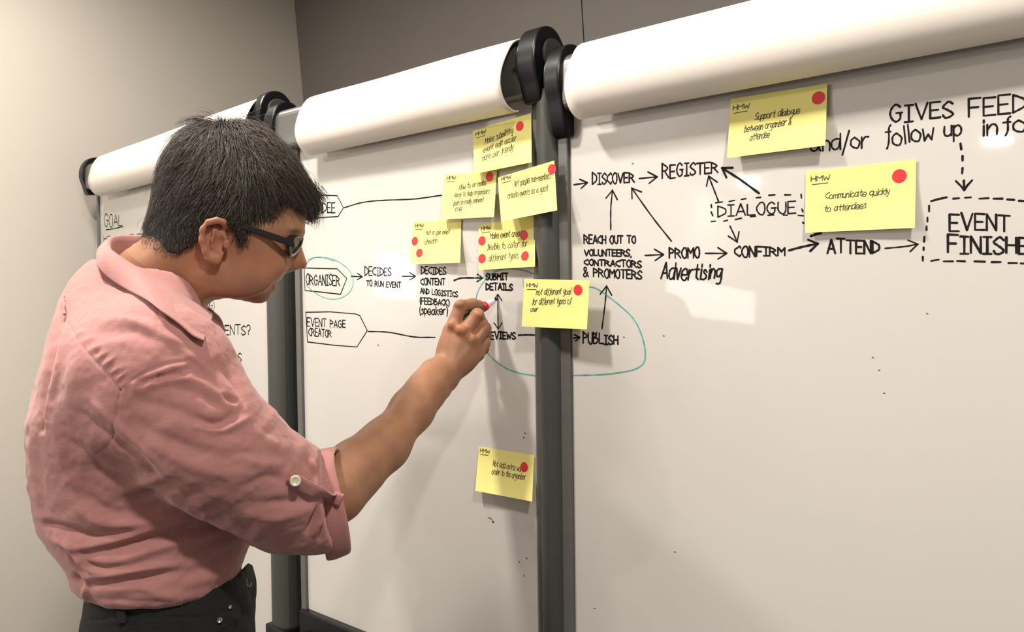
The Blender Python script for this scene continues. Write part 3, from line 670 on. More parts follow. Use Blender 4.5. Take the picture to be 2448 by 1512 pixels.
def subdivide(V, Q):
    """one linear quad split followed by smoothing"""
    n = len(V); e = np.vstack([Q[:, [0, 1]], Q[:, [1, 2]], Q[:, [2, 3]], Q[:, [3, 0]]]); es = np.sort(e, 1)
    key = es[:, 0].astype(np.int64) * (n + 1) + es[:, 1]; u, inv = np.unique(key, return_inverse=True)
    a, b = u // (n + 1), u % (n + 1); mid = (V[a] + V[b]) / 2; fc = V[Q].mean(1); m_ = len(Q)
    E4 = (inv + n).reshape(4, m_); fi = n + len(u) + np.arange(m_)
    Q2 = np.vstack([np.stack([Q[:, i], E4[i], fi, E4[(i - 1) % 4]], 1) for i in range(4)])
    V2 = np.vstack([V, mid, fc]); return smooth_mesh(V2, Q2, 1, .5), Q2
def project(Vc):
    """camera-space points to photo positions"""
    return IW / 2 + FPX * Vc[:, 0] / -Vc[:, 2], IH / 2 - FPX * Vc[:, 1] / -Vc[:, 2]
def seg_dist(px, py, line):
    d = np.full(len(px), 1e9); tt = np.zeros(len(px)); sd = np.zeros(len(px)); L = np.asarray(line, float); n = len(L) - 1
    for i in range(n):
        a, b = L[i], L[i + 1]; v = b - a; t = np.clip(((px - a[0]) * v[0] + (py - a[1]) * v[1]) / (v @ v + 1e-9), 0, 1)
        ex = px - a[0] - t * v[0]; ey = py - a[1] - t * v[1]; q = np.hypot(ex, ey); m_ = q < d
        d = np.where(m_, q, d); tt = np.where(m_, (i + t) / n, tt); sd = np.where(m_, np.sign(v[0] * ey - v[1] * ex), sd)
    return d, tt, sd
def vcol(o, name, cols):
    a = o.data.color_attributes.new(name, 'FLOAT_COLOR', 'POINT'); c = np.ones((len(cols), 4), np.float32); c[:, :3] = cols; a.data.foreach_set('color', c.ravel())
# ------------------------------------------------------------------ the man at the middle board
def skin_material():
    m = mat('skin', (.46, .235, .145), .5, sss=.25, spec=.35, bump=.25, bscale=700)
    nt = m.node_tree; b = nt.nodes['Principled BSDF']
    vc = nt.nodes.new('ShaderNodeVertexColor'); vc.layer_name = 'tone'
    n = nt.nodes.new('ShaderNodeTexNoise'); n.inputs['Scale'].default_value = 45; n.inputs['Detail'].default_value = 6
    tc = nt.nodes.new('ShaderNodeTexCoord'); nt.links.new(tc.outputs['Object'], n.inputs['Vector'])
    rp = nt.nodes.new('ShaderNodeValToRGB'); rp.color_ramp.elements[0].position = .3; rp.color_ramp.elements[1].position = .75
    rp.color_ramp.elements[0].color = (.86, .80, .78, 1); rp.color_ramp.elements[1].color = (1.08, 1.05, 1.04, 1)
    nt.links.new(n.outputs['Fac'], rp.inputs[0])
    mx = nt.nodes.new('ShaderNodeMix'); mx.data_type = 'RGBA'; mx.blend_type = 'MULTIPLY'; mx.inputs['Factor'].default_value = 1
    nt.links.new(vc.outputs['Color'], mx.inputs['A']); nt.links.new(rp.outputs[0], mx.inputs['B']); nt.links.new(mx.outputs['Result'], b.inputs['Base Color'])
    return m
def cloth_material(name, col, col2, weave=900., bump=.35, sheen=.2):
    m = mat(name, col, .85, spec=.2, sheen=sheen); nt = m.node_tree; b = nt.nodes['Principled BSDF']
    tc = nt.nodes.new('ShaderNodeTexCoord')
    n = nt.nodes.new('ShaderNodeTexNoise'); n.inputs['Scale'].default_value = 9; n.inputs['Detail'].default_value = 8; n.inputs['Roughness'].default_value = .7
    mp = nt.nodes.new('ShaderNodeMapping'); mp.inputs['Scale'].default_value = (1, 1, 14)
    n2 = nt.nodes.new('ShaderNodeTexNoise'); n2.inputs['Scale'].default_value = 110; n2.inputs['Detail'].default_value = 2
    nt.links.new(tc.outputs['Object'], n.inputs['Vector']); nt.links.new(tc.outputs['Object'], mp.inputs[0]); nt.links.new(mp.outputs[0], n2.inputs['Vector'])
    ad = nt.nodes.new('ShaderNodeMath'); ad.operation = 'ADD'; nt.links.new(n.outputs['Fac'], ad.inputs[0]); nt.links.new(n2.outputs['Fac'], ad.inputs[1])
    r_ = nt.nodes.new('ShaderNodeValToRGB'); r_.color_ramp.elements[0].position = .35; r_.color_ramp.elements[1].position = .65
    ml = nt.nodes.new('ShaderNodeMath'); ml.operation = 'MULTIPLY'; ml.inputs[1].default_value = .5; nt.links.new(ad.outputs[0], ml.inputs[0]); nt.links.new(ml.outputs[0], r_.inputs[0])
    r_.color_ramp.elements[0].color = (*col2, 1); r_.color_ramp.elements[1].color = (*col, 1); nt.links.new(r_.outputs[0], b.inputs['Base Color'])
    w1 = nt.nodes.new('ShaderNodeTexNoise'); w1.inputs['Scale'].default_value = weave; bp = nt.nodes.new('ShaderNodeBump'); bp.inputs['Strength'].default_value = bump; bp.inputs['Distance'].default_value = .0006
    nt.links.new(tc.outputs['Object'], w1.inputs['Vector']); nt.links.new(w1.outputs['Fac'], bp.inputs['Height']); nt.links.new(bp.outputs[0], b.inputs['Normal'])
    return m
SKIN = skin_material()
SHIRT = cloth_material('pink_shirt_cloth', (.455, .222, .208), (.375, .170, .161))
DENIM = cloth_material('black_denim', (.020, .021, .021), (.012, .013, .014), sheen=0)
BTN = mat('pearl_button', (.62, .56, .44), .3); METAL = mat('belt_metal', (.28, .28, .27), .35, metal=.9)
GLS = mat('dark_spectacle_frame', (.012, .012, .014), .22)
# frames: HF head, TF torso
HF = Frame(Cc(550, 500, 1.08), 15); TF = Frame(Cc(345, 1000, 1.045), 17)
hp = lambda x, y, l=0.0: HF.px(x, y, l)
person = empty('person', (0, 0, 0)); hipw = TF.world(TF.px(400, 1512)); person.location = (hipw[0], hipw[1], 0)
link(person, label='man in a pink shirt and black trousers writing on the middle whiteboard', cat='person')
bpy.context.view_layer.update()
# ------------------------------ head and neck
prof = [(735, 500), (731, 522), (727, 545), (724, 560), (717, 574), (719, 588), (724, 602), (729, 616), (734, 629), (733, 637), (726, 643), (712, 645), (697, 648), (686, 651), (676, 660), (671, 668), (664, 674), (655, 679), (662, 684), (663, 692), (655, 698), (649, 705),
        (645, 713), (637, 720), (622, 725), (604, 723), (585, 719), (560, 714), (535, 713), (512, 716), (497, 726), (492, 745), (495, 800), (470, 860), (330, 800), (262, 700), (262, 640), (288, 612), (318, 590), (345, 572), (362, 552), (371, 520), (374, 470), (388, 410), (415, 360), (455, 326), (510, 307), (570, 305), (625, 322), (672, 356), (705, 402), (726, 450)]
pl_ = np.array([hp(x, y)[:2] for x, y in prof]); pl_ = catmull(pl_, 3, closed=True)
lo = np.r_[pl_.min(0) - .02, -.11]; hi = np.r_[pl_.max(0) + .02, .11]
hv = Vol(lo, hi, .0021)
# width of the head over its side view: narrow at nose and lips, full at temples
sx = hv.ax[0][:, None]; vy = hv.ax[1][None, :]
def gau(x, y, rx, ry): q = hp(x, y); s_ = 1080 / FPX * .001; return np.exp(-((sx - q[0]) / (rx * s_)) ** 2 - ((vy - q[1]) / (ry * s_)) ** 2)
wm = .74 + .10 * gau(650, 470, 90, 90) + .12 * gau(640, 600, 50, 70) - .06 * gau(700, 640, 30, 30) + .02 * gau(450, 450, 120, 100) - .05 * gau(420, 680, 80, 60)
pillow(hv, pl_, .74, 0, wmap=wm.astype(np.float32))
h3 = lambda x, y, l: hp(x, y, l)
for sg in (1, -1):
    hv.ell(h3(628, 628, .043 * sg), (.030, .024, .020), .022)            # cheek
    hv.ell(h3(700, 556, .030 * sg), (.016, .010, .024), .014)            # brow
    hv.ell(h3(712, 592, .036 * sg), (.020, .014, .017), .012, op='sub')   # eye socket
    hv.ell(h3(560, 672, .052 * sg), (.040, .022, .014), .025)            # jaw
    hv.cone(h3(700, 634, .012 * sg), h3(690, 640, .014 * sg), .0075, .006, .006)  # nostril wing
    hv.ell(h3(703, 646, .009 * sg), (.005, .003, .003), .002, op='sub')
    hv.ell(h3(679, 590, .031 * sg), (.0122, .0118, .0125), .003)         # eyeball with lid
hv.cone(h3(630, 683, .034), h3(668, 678, .0), .0022, .0022, .003, op='sub'); hv.cone(h3(630, 683, -.034), h3(668, 678, .0), .0022, .0022, .003, op='sub')
hv.cone(h3(668, 630, .034), h3(648, 672, .038), .002, .0015, .006, op='sub')
# tendon and hollow of the neck
hv.cone(h3(505, 640, .060), h3(455, 745, .040), .010, .009, .014)
# ear
ea = lambda x, y, o: HF.p3(x, y, o)
D0 = 0.999
def E3p(x, y, o): return HF.p3(x, y, D0 - o)
hv.ell(E3p(514, 573, -.001), (.0150, .0245, .0055), .004, B=np.array([[.97, .12, .2], [-.12, .99, .02], [-.2, 0, .98]]))
helix = [(540, 545), (534, 531), (518, 527), (499, 532), (486, 549), (483, 575), (491, 602), (503, 619)]
ho = [.001, .007, .011, .013, .014, .013, .010, .006]
hv.chain([E3p(x, y, o) for (x, y), o in zip(helix, ho)], [.0028, .0034, .0037, .0038, .0040, .0038, .0036, .004], .003)
hv.ell(E3p(515, 619, .003), (.0075, .0085, .0045), .005)
hv.chain([E3p(528, 547, .006), E3p(513, 553, .008), E3p(507, 575, .009), E3p(513, 600, .006)], [.0022, .0028, .003, .003], .003)
hv.ell(E3p(527, 584, .007), (.0085, .0125, .0105), .003, op='sub')
hv.ell(E3p(498, 560, .0125), (.0035, .012, .004), .003, op='sub')
hv.ell(E3p(526, 556, .008), (.006, .006, .004), .003, op='sub')
hv.cone(E3p(541, 580, .003), E3p(541, 590, .003), .0042, .0038, .003)
# the other ear, simpler
q = h3(515, 575, -.078); hv.ell(q, (.016, .028, .006), .004); hv.ell(q - np.array([0, 0, .006]), (.009, .016, .005), .003, op='sub')
V, Q = hv.mesh(); V = smooth_mesh(V, Q, 2); headV = HF.cam(V); headQ = Q
# ------------------------------ right forearm and hand (camera space)
f0 = Frame((0, 0, 0), 0)
A = lambda x, y, D: Cc(x, y, D)
av_lo = np.minimum.reduce([A(700, 1300, 1.0), A(1190, 700, 1.0), A(1000, 900, 1.33)]) - .02
pts_ = np.array([A(760, 1230, .97), A(760, 1230, 1.09), A(1190, 690, 1.2), A(1190, 690, 1.33), A(1000, 1000, 1.2)])
av = Vol(pts_.min(0) - .05, pts_.max(0) + .03, .0017)
av.chain([A(700, 1235, .985), A(800, 1176, 1.035), A(850, 1122, 1.065), A(917, 1066, 1.10), (A(985, 982, 1.155)), A(1022, 935, 1.19), A(1046, 903, 1.213)], [.040, .0375, .0362, .0328, .0282, .0248, .0230], .0, own=.02)
# wrist is flattened: a second core beside it
av.chain([A(985, 975, 1.165), A(1040, 893, 1.215), A(1066, 905, 1.222)], [.024, .0215, .0195], .018)
wr = A(1062, 893, 1.226)
MC = [A(1079, 792, 1.243), A(1104, 806, 1.237), A(1128, 826, 1.240), A(1141, 847, 1.247)]
for m_, r_ in zip(MC, (.0130, .0128, .0122, .0115)): av.chain([wr + (m_ - wr) * .1, m_], [.019, r_], .010)
av.ell((MC[0] + MC[3] + wr) / 3 + A(0, 0, 1) * 0, (.030, .036, .017), .012)
av.chain([A(1100, 850, 1.262), A(1120, 830, 1.262)], [.02, .016], .012)
FG = [([MC[0], A(1101, 733, 1.248), A(1130, 728, 1.266), A(1145, 730, 1.280)], (.0122, .0102, .0092, .0082)),
      ([MC[1] + np.array([0, .002, 0]), A(1141, 754, 1.245), A(1152, 774, 1.268), A(1136, 785, 1.287)], (.0120, .0104, .0092, .0084)),
      ([MC[2], A(1160, 785, 1.247), A(1162, 803, 1.270), A(1144, 810, 1.285)], (.0110, .0092, .0084, .0078)),
      ([MC[3], A(1160, 820, 1.256), A(1157, 836, 1.274), A(1142, 838, 1.285)], (.0100, .0080, .0074, .0070))]
for p_, r_ in FG: av.chain(p_, r_, .0045, own=.004)
for (x, y, D) in ((1084, 778, 1.228), (1104, 790, 1.222), (1127, 812, 1.226)): av.ell(A(x, y, D), (.009, .008, .006), .007)
av.ell(A(1099, 728, 1.240), (.0075, .006, .006), .004); av.ell(A(1146, 753, 1.238), (.007, .006, .006), .004)
# thumb from the side of the palm, closing against the pen from behind
av.chain([A(1062, 872, 1.248), A(1082, 822, 1.278), A(1112, 780, 1.300), A(1140, 760, 1.308)], [.016, .0125, .0105, .0092], .008, own=.005)
# tendons over the back of the hand and the wrist bone
for m_, k_ in zip(MC[:3], (0, 1, 2)): av.cone(m_ + A(0, 0, -.0) + np.array([0, 0, .010]), wr + np.array([.002 * k_, 0, .012]), .003, .0022, .008)
av.ell(A(1060, 938, 1.205), (.008, .008, .007), .010)
V2, Q2 = av.mesh(); V2 = smooth_mesh(V2, Q2, 1)
# ------------------------------ rest of the body, mostly under clothes
def stations(rows, grow=0.0):
    out = []
    for y, xl, xr, b in rows:
        a = TF.px(xl, y); c = TF.px(xr, y); yaw = math.radians(17); half = (c[0] - a[0]) / 2 * math.cos(yaw)
        sa = math.sqrt(max(.02 ** 2, (half ** 2 - (b * math.sin(yaw)) ** 2))) / math.cos(yaw)
        out.append((a[1], (a[0] + c[0]) / 2, max(.02, sa + grow), 0.0, b + grow))
    return out
TORSO = [(592, 262, 400, .030), (610, 232, 455, .045), (640, 190, 492, .064), (670, 163, 502, .082), (700, 143, 507, .102), (740, 124, 510, .132), (780, 111, 514, .162), (830, 94, 522, .190), (880, 82, 537, .200), (930, 71, 563, .204), (980, 60, 586, .206), (1010, 55, 596, .206), (1060, 54, 610, .193), (1110, 60, 618, .188),
         (1180, 72, 630, .184), (1230, 80, 636, .182), (1262, 96, 637, .182), (1300, 134, 632, .182), (1340, 155, 616, .186), (1390, 162, 604, .184), (1425, 172, 590, .182), (1470, 195, 588, .178)]
PANTS = [(1320, 200, 600, .165), (1345, 196, 612, .170), (1375, 192, 613, .174), (1412, 187, 631, .178), (1450, 180, 640, .180), (1490, 174, 641, .184), (1530, 172, 642, .186), (1600, 180, 632, .182), (1660, 215, 590, .165)]
blo = np.array([-.36, -1.0, -.30]); bhi = np.array([.34, .26, .30])
bv = Vol(blo, bhi, .006)
bv.loft(stations([r for r in TORSO if r[0] > 660], -.024), 0, 2.3)
bv.loft(stations([r for r in PANTS], -.014), .02, 2.3)
for sg in (1, -1): bv.chain([TF.px(400, 1560) + [0, 0, .09 * sg], TF.px(405, 1800) + [0, 0, .10 * sg]], [.09, .075], .02)
# upper arms: right one raised to the board, left one hanging
TA = lambda x, y, D: TF.p3(x, y, D)
bv.chain([TA(380, 905, .885), TA(560, 1090, .945), TA(745, 1215, 1.01)], [.060, .047, .040], .03)
bv.chain([TF.px(300, 905) + [0, 0, -.185], TF.px(300, 1150) + [.0, 0, -.20], TF.px(330, 1370) + [.05, 0, -.205]], [.055, .042, .033], .03)
V3, Q3 = bv.mesh(); V3 = TF.cam(V3)
off1 = len(headV); off2 = off1 + len(V2); bodyV = np.vstack([headV, V2, V3]); bodyQ = np.vstack([headQ, Q2 + off1, Q3 + off2])
wv = to_world(bodyV)
body = mesh('body', wv, bodyQ, SKIN, person, smooth=True)
tone = np.tile(np.array([.36, .19, .112]), (len(bodyV), 1)); X_, Y_ = project(bodyV)
def blob(x, y, rx, ry): return np.exp(-((X_ - x) / rx) ** 2 - ((Y_ - y) / ry) ** 2)[:, None]
def mixc(t, col, w_): return t * (1 - w_) + np.array(col) * w_
hd = np.arange(len(bodyV)) < off1; hd = hd[:, None]
tone = mixc(tone, (.25, .135, .095), np.clip(.50 * blob(640, 700, 42, 24) + .32 * blob(585, 690, 60, 36) + .25 * blob(665, 658, 22, 10), 0, .55) * hd)   # stubble
tone = mixc(tone, (.50, .165, .105), np.clip(.45 * blob(510, 575, 40, 55) + .35 * blob(715, 630, 30, 20) + .3 * blob(650, 678, 16, 7) + .3 * blob(620, 625, 50, 25), 0, .5) * hd)
tone = mixc(tone, (.50, .20, .12), np.clip(.5 * blob(1100, 785, 40, 26) + .4 * blob(1146, 756, 12, 12), 0, .5) * (~hd))
tone = mixc(tone, (.06, .04, .032), np.clip(.9 * blob(706, 552, 20, 6), 0, .85) * hd)   # eyebrow
vcol(body, 'tone', tone)
# eyes
for sg in (1, -1):
    for nm, off_, r_, mm in (('eye', 0, .0116, mat('shaded_eye_white', (.45, .40, .36), .2)), ('iris', .0062, .0062, mat('iris', (.07, .045, .03), .15))):  # white of the eye darkened in its colour for the shade of the lids
        vv = Vol([-.014] * 3, [.014] * 3, .0012); vv.ell((0, 0, 0), (r_, r_, r_)); v_, q_ = vv.mesh()
        mesh(nm, HF.world(v_ + hp(679, 591, .031 * sg) + [off_ + .0012, -.0008, 0]), q_, mm, person, smooth=True)
# ------------------------------ shirt: torso and raised sleeve, one cloth surface
sv = Vol((-.36, -.34, -.30), (.30, .30, .30), .0040)
def vox_px(v, flt=1.0):
    X = v.ax[0][:, None, None]; Y = v.ax[1][None, :, None]; Z = v.ax[2][None, None, :]; B, o = TF.B, TF.o
    cx_ = X * B[0][0] + Z * B[2][0] + o[0]; cz = X * B[0][2] + Z * B[2][2] + o[2]; cy_ = Y + o[1]
    return IW / 2 - FPX * cx_ / cz + 0 * Y, IH / 2 + FPX * cy_ / cz, -cz / FPX
sv.loft(stations(TORSO), 0, 2.25)
# shoulder point and the slope of the near shoulder
sl_ = lambda x, y, D: TF.p3(x, y, D)
sv.chain([sl_(350, 830, .925), sl_(378, 890, .900), sl_(430, 985, .910)], [.060, .074, .074], .045, own=.03)
sv.chain([TF.px(345, 810) + [0, 0, -.125], TF.px(330, 900) + [0, 0, -.185], TF.px(320, 1130) + [0, 0, -.20], TF.px(335, 1220) + [0.01, 0, -.20]], [.06, .070, .062, .056], .035)   # far arm, hanging
# sleeve along the upper arm, loose, to the rolled cuff
sv.chain([sl_(392, 945, .898), sl_(455, 1010, .893)], [.076, .071], .03, own=.03)
sv.chain([sl_(455, 1010, .893), sl_(500, 1055, .897), sl_(560, 1105, .915), sl_(640, 1158, .945), sl_(710, 1192, .975), sl_(790, 1212, 1.012)], [.070, .066, .0615, .058, .0555, .052], .009, own=.03)
sv.chain([sl_(640, 1200, .975), sl_(700, 1225, .985), sl_(790, 1236, 1.01)], [.043, .044, .043], .025, own=.02)
# hollow the neck opening and cut the hem
sl, X, Y, Z = sv.win(sv.lo, sv.lo + sv.h * (sv.n - 1))
hemx = [60, 165, 205, 255, 350, 430, 520, 575, 612, 700]; hemy = [1405, 1422, 1440, 1457, 1455, 1453, 1441, 1403, 1338, 1330]
qx, qy, qs = vox_px(sv); hem = (qy - np.interp(qx, hemx, hemy)) * qs
f = sv.F; d = hem.astype(np.float32); k = .012; hh = np.clip(.5 - .5 * (f - d) / k, 0, 1); sv.F = f * (1 - hh) + d * hh + k * hh * (1 - hh)
n0, n1 = TF.px(300, 560), TF.px(500, 690)
sv.chain([n0 + [0, .05, 0], TF.px(380, 640), n1 + [.04, .02, 0]], [.075, .060, .050], .008, op='sub')
# flat end of the sleeve where the cuff starts
CAX = np.array([.975, .13, -.17]); CAX /= np.linalg.norm(CAX); cc = TF.loc(Cc(786, 1190, 1.02)); ca = TF.B @ CAX
sl, X, Y, Z = sv.win(cc - .15, cc + .15); dp = (X - cc[0]) * ca[0] + (Y - cc[1]) * ca[1] + (Z - cc[2]) * ca[2]; dr = np.sqrt((X - cc[0]) ** 2 + (Y - cc[1]) ** 2 + (Z - cc[2]) ** 2) - .13
sv.F[sl] = np.maximum(sv.F[sl], -np.maximum(-dp, dr).astype(np.float32))
SV, SQ = sv.mesh(); SV = smooth_mesh(SV, SQ, 3); SV, SQ = subdivide(SV, SQ)
Vc = TF.cam(SV); X_, Y_ = project(Vc); N_ = normals(Vc, SQ)
view = -Vc / np.linalg.norm(Vc, axis=1)[:, None]; face = np.clip((N_ * view).sum(1) * 1.6 + .15, 0, 1)
near = (SV[:, 2] > -.05)
disp = np.zeros(len(SV))
arm_mask = None
def fold(line, w, amp, skew=0.0, taper=True):
    """a fold along a line: amp > 0 ridge, < 0 valley (metres); w in photo pixels"""
    global disp
    L = catmull(line, 5) if len(line) > 2 else np.array(line, float)
    lo_, hi_ = L.min(0) - 3.2 * w, L.max(0) + 3.2 * w
    m_ = (X_ > lo_[0]) & (X_ < hi_[0]) & (Y_ > lo_[1]) & (Y_ < hi_[1]) & near
    if not m_.any(): return
    d, t, sd = seg_dist(X_[m_], Y_[m_], L); s_ = d * sd / w
    pr_ = np.exp(-(s_ - skew * .3) ** 2)
    if skew: pr_ = pr_ * (1 + skew * np.tanh(s_ * 1.5))
    tp = np.sin(np.pi * np.clip(.08 + .84 * t, 0, 1)) ** .7 if taper else 1.0
    disp[m_] += amp * pr_ * tp * face[m_]
mm_ = .001
# dark valleys of the cloth, with the ridge that lights up above or below each
FOLDS = [
 # yoke, shoulder
 ([(232, 740), (300, 715), (350, 742)], 16, -4), ([(225, 800), (300, 790), (352, 800)], 17, -6), ([(240, 770), (300, 766), (360, 790), (430, 822)], 12, 5), ([(275, 700), (330, 712), (372, 745)], 10, 3),
 ([(290, 745), (330, 750), (372, 762)], 12, -4), ([(372, 745), (400, 770), (440, 800), (470, 850)], 12, 3), ([(380, 770), (420, 790), (455, 830)], 9, -3),
 ([(360, 900), (405, 882), (440, 876)], 7, 2.5), ([(335, 915), (390, 900), (440, 892)], 5, -3.5), ([(340, 930), (400, 912), (450, 905)], 9, 3),
 ([(430, 905), (480, 915), (530, 950), (556, 985)], 12, 4), ([(420, 930), (480, 945), (528, 975)], 9, -3), ([(470, 1000), (520, 1012), (560, 990)], 9, -4), ([(470, 1020), (530, 1030), (575, 1010), (595, 1000)], 9, 4.5),
 ([(535, 945), (548, 955), (560, 962)], 6, -9), ([(500, 880), (540, 920), (570, 960)], 10, 3), ([(520, 860), (555, 905), (582, 960)], 8, -4),
 # chest side and armpit fan
 ([(480, 840), (505, 880), (530, 930)], 9, -3.5), ([(440, 840), (480, 870), (520, 920)], 9, 3),
 # sleeve
 ([(330, 960), (420, 980), (500, 1020), (580, 1040)], 16, -3), ([(320, 1010), (420, 1060), (520, 1090), (640, 1085)], 18, -3.5), ([(340, 1050), (450, 1110), (560, 1140), (650, 1120)], 18, 3),
 ([(610, 1030), (650, 1060), (690, 1090)], 12, 2.5), ([(560, 1090), (640, 1110), (690, 1105)], 12, 3), ([(590, 1160), (640, 1140), (680, 1150)], 12, -3), ([(600, 1210), (670, 1200), (745, 1195)], 13, -4), ([(590, 1235), (660, 1240), (740, 1215)], 12, 3.5),
 ([(735, 1105), (748, 1130), (752, 1150)], 6, -5), ([(757, 1110), (765, 1140), (770, 1165)], 6, -5), ([(745, 1105), (757, 1130), (762, 1160)], 5, 4),
 ([(735, 1275), (752, 1240), (762, 1210)], 7, -8), ([(752, 1280), (768, 1245), (772, 1215)], 6, 5), ([(765, 1290), (775, 1255), (778, 1230)], 5, -5),
 ([(680, 1060), (700, 1100), (690, 1130), (685, 1160)], 8, 2.5),
 # back: long vertical ridges near the left contour
 ([(154, 748), (142, 785), (127, 830), (115, 885), (106, 950), (98, 1030)], 6.5, -9), ([(150, 705), (132, 760), (114, 830), (98, 910)], 7, 3), ([(165, 760), (146, 850), (124, 930), (108, 1010)], 10, 5), ([(100, 1000), (92, 1090), (98, 1170), (115, 1240)], 12, -3), ([(75, 1000), (72, 1080), (85, 1170), (105, 1245)], 9, 4),
 ([(200, 790), (180, 900), (170, 1000)], 24, 4), ([(130, 1000), (150, 1100), (190, 1180)], 16, 3), ([(180, 980), (250, 1030), (330, 1090), (380, 1140)], 12, -3.5), ([(205, 950), (270, 1010), (350, 1080), (400, 1130)], 10, 3),
 ([(150, 1050), (200, 1080), (260, 1130), (340, 1150)], 12, -3),
 # under the arm
 ([(230, 1080), (300, 1115), (360, 1140), (410, 1155)], 14, -6), ([(225, 1120), (300, 1150), (360, 1160)], 12, -3), ([(300, 1170), (370, 1150), (410, 1140)], 12, 4), ([(270, 1205), (340, 1190), (400, 1165), (470, 1180)], 15, -6),
 ([(200, 1180), (270, 1225), (340, 1215), (390, 1210)], 13, -5), ([(180, 1200), (240, 1250), (320, 1255), (400, 1235), (450, 1225)], 14, 6),
 # waist folds
 ([(92, 1250), (150, 1262), (220, 1280), (310, 1270)], 9, -9), ([(85, 1240), (110, 1285), (160, 1300), (210, 1310), (300, 1290), (380, 1260), (470, 1240)], 11, 6),
 ([(207, 1322), (270, 1310), (350, 1290), (430, 1270), (530, 1245)], 12, -9), ([(215, 1340), (290, 1340), (380, 1310), (460, 1290), (560, 1260)], 13, 5),
 ([(150, 1300), (180, 1345), (205, 1372)], 7, -8), ([(135, 1280), (170, 1320), (200, 1350)], 7, 6), ([(165, 1290), (190, 1330), (220, 1362), (290, 1360)], 8, 5),
 ([(205, 1345), (250, 1358), (290, 1354)], 7, -6), ([(178, 1375), (185, 1388), (196, 1398)], 7, -10), ([(205, 1378), (270, 1375), (340, 1360), (420, 1350)], 9, 6), ([(215, 1398), (290, 1388), (360, 1380), (430, 1368)], 9, -7),
 ([(205, 1400), (203, 1430), (208, 1445)], 7, 7), ([(225, 1415), (290, 1410), (380, 1405)], 12, 3), ([(430, 1380), (500, 1350), (560, 1310), (600, 1260)], 13, -4), ([(450, 1400), (530, 1370), (590, 1310), (625, 1260)], 12, 4),
 ([(450, 1325), (520, 1290), (580, 1250)], 10, -3.5), ([(470, 1230), (510, 1215), (540, 1212)], 10, -4), ([(330, 1400), (400, 1430), (470, 1425)], 12, 2.5), ([(455, 1200), (490, 1230), (470, 1260)], 8, 2.5), ([(240, 1435), (330, 1440), (420, 1438)], 8, -2.5),
]
for ln, w_, a_ in FOLDS: fold(ln, w_ * 1.0, a_ * mm_ * .95)
# seams: yoke, armhole, side seam, placket, hem stitching
SEAMS = [([(155, 765), (180, 800), (215, 850), (255, 895), (285, 935)], 3.2, -1.6), ([(285, 935), (330, 900), (390, 873), (452, 862)], 3.2, -1.6), ([(285, 935), (275, 1000), (262, 1060), (230, 1090)], 3, -1.0),
 ([(330, 924), (392, 892), (455, 880)], 2.6, -1.2), ([(424, 1290), (430, 1330), (437, 1380), (440, 1452)], 3, -1.3), ([(436, 1290), (442, 1340), (448, 1390), (450, 1450)], 2.6, -1.0), ([(380, 715), (376, 770), (378, 800)], 2.6, -1.0), ([(510, 760), (530, 830), (560, 900), (585, 975)], 3, -1.4)]
for ln, w_, a_ in SEAMS: fold(ln, w_, a_ * mm_, taper=False)
# puckers along the armhole seam
for i in range(22):
    t = i / 21; x = 262 + (215 - 262) * 0 + 30 * math.sin(i * 2.1); 
for i in range(16):
    a = np.array([175, 800]) * (1 - i / 15) + np.array([285, 930]) * (i / 15); fold([(a[0] + 4, a[1] - 2), (a[0] + 26 + 6 * math.sin(i * 3), a[1] - 20 - 4 * math.sin(i * 5))], 4.2, (1.5 if i % 2 else -1.5) * mm_)
for i in range(9):
    a = np.array([300, 925]) * (1 - i / 8) + np.array([450, 868]) * (i / 8); fold([(a[0], a[1] - 4), (a[0] + 5, a[1] + 22)], 4.2, (1.3 if i % 2 else -1.3) * mm_)
# fine random crumple of the cotton: streaks running with the big folds
def vnoise(p, seed):
    g = np.random.default_rng(seed).random((64, 64, 64)).astype(np.float32); q = p % 63; i = q.astype(int); f_ = q - i; f_ = f_ * f_ * (3 - 2 * f_); o = 0
    for a in (0, 1):
        for b_ in (0, 1):
            for c in (0, 1): o = o + g[i[:, 0] + a, i[:, 1] + b_, i[:, 2] + c] * (f_[:, 0] if a else 1 - f_[:, 0]) * (f_[:, 1] if b_ else 1 - f_[:, 1]) * (f_[:, 2] if c else 1 - f_[:, 2])
    return o - .5
rot = np.array([[.8, .5, .3], [-.5, .85, 0], [-.25, -.1, .95]]); pn = SV @ rot.T
disp += (.0042 * vnoise(pn * [11, 34, 18] + 20, 1) + .0022 * vnoise(pn * [30, 80, 45] + 20, 2) + .0010 * vnoise(SV * 160 + 40, 3)) * (.25 + .75 * np.clip(1 - np.exp(-((Y_ - 640) / 60) ** 2), 0, 1))
# far side gets broad folds of its own
disp += np.where(~near, .005 * vnoise(pn * [8, 26, 10] + 9, 5), 0)
Vc = Vc + N_ * disp[:, None]
shirt = mesh('shirt', to_world(Vc), SQ, SHIRT, person, smooth=True, label='salmon pink cotton shirt')
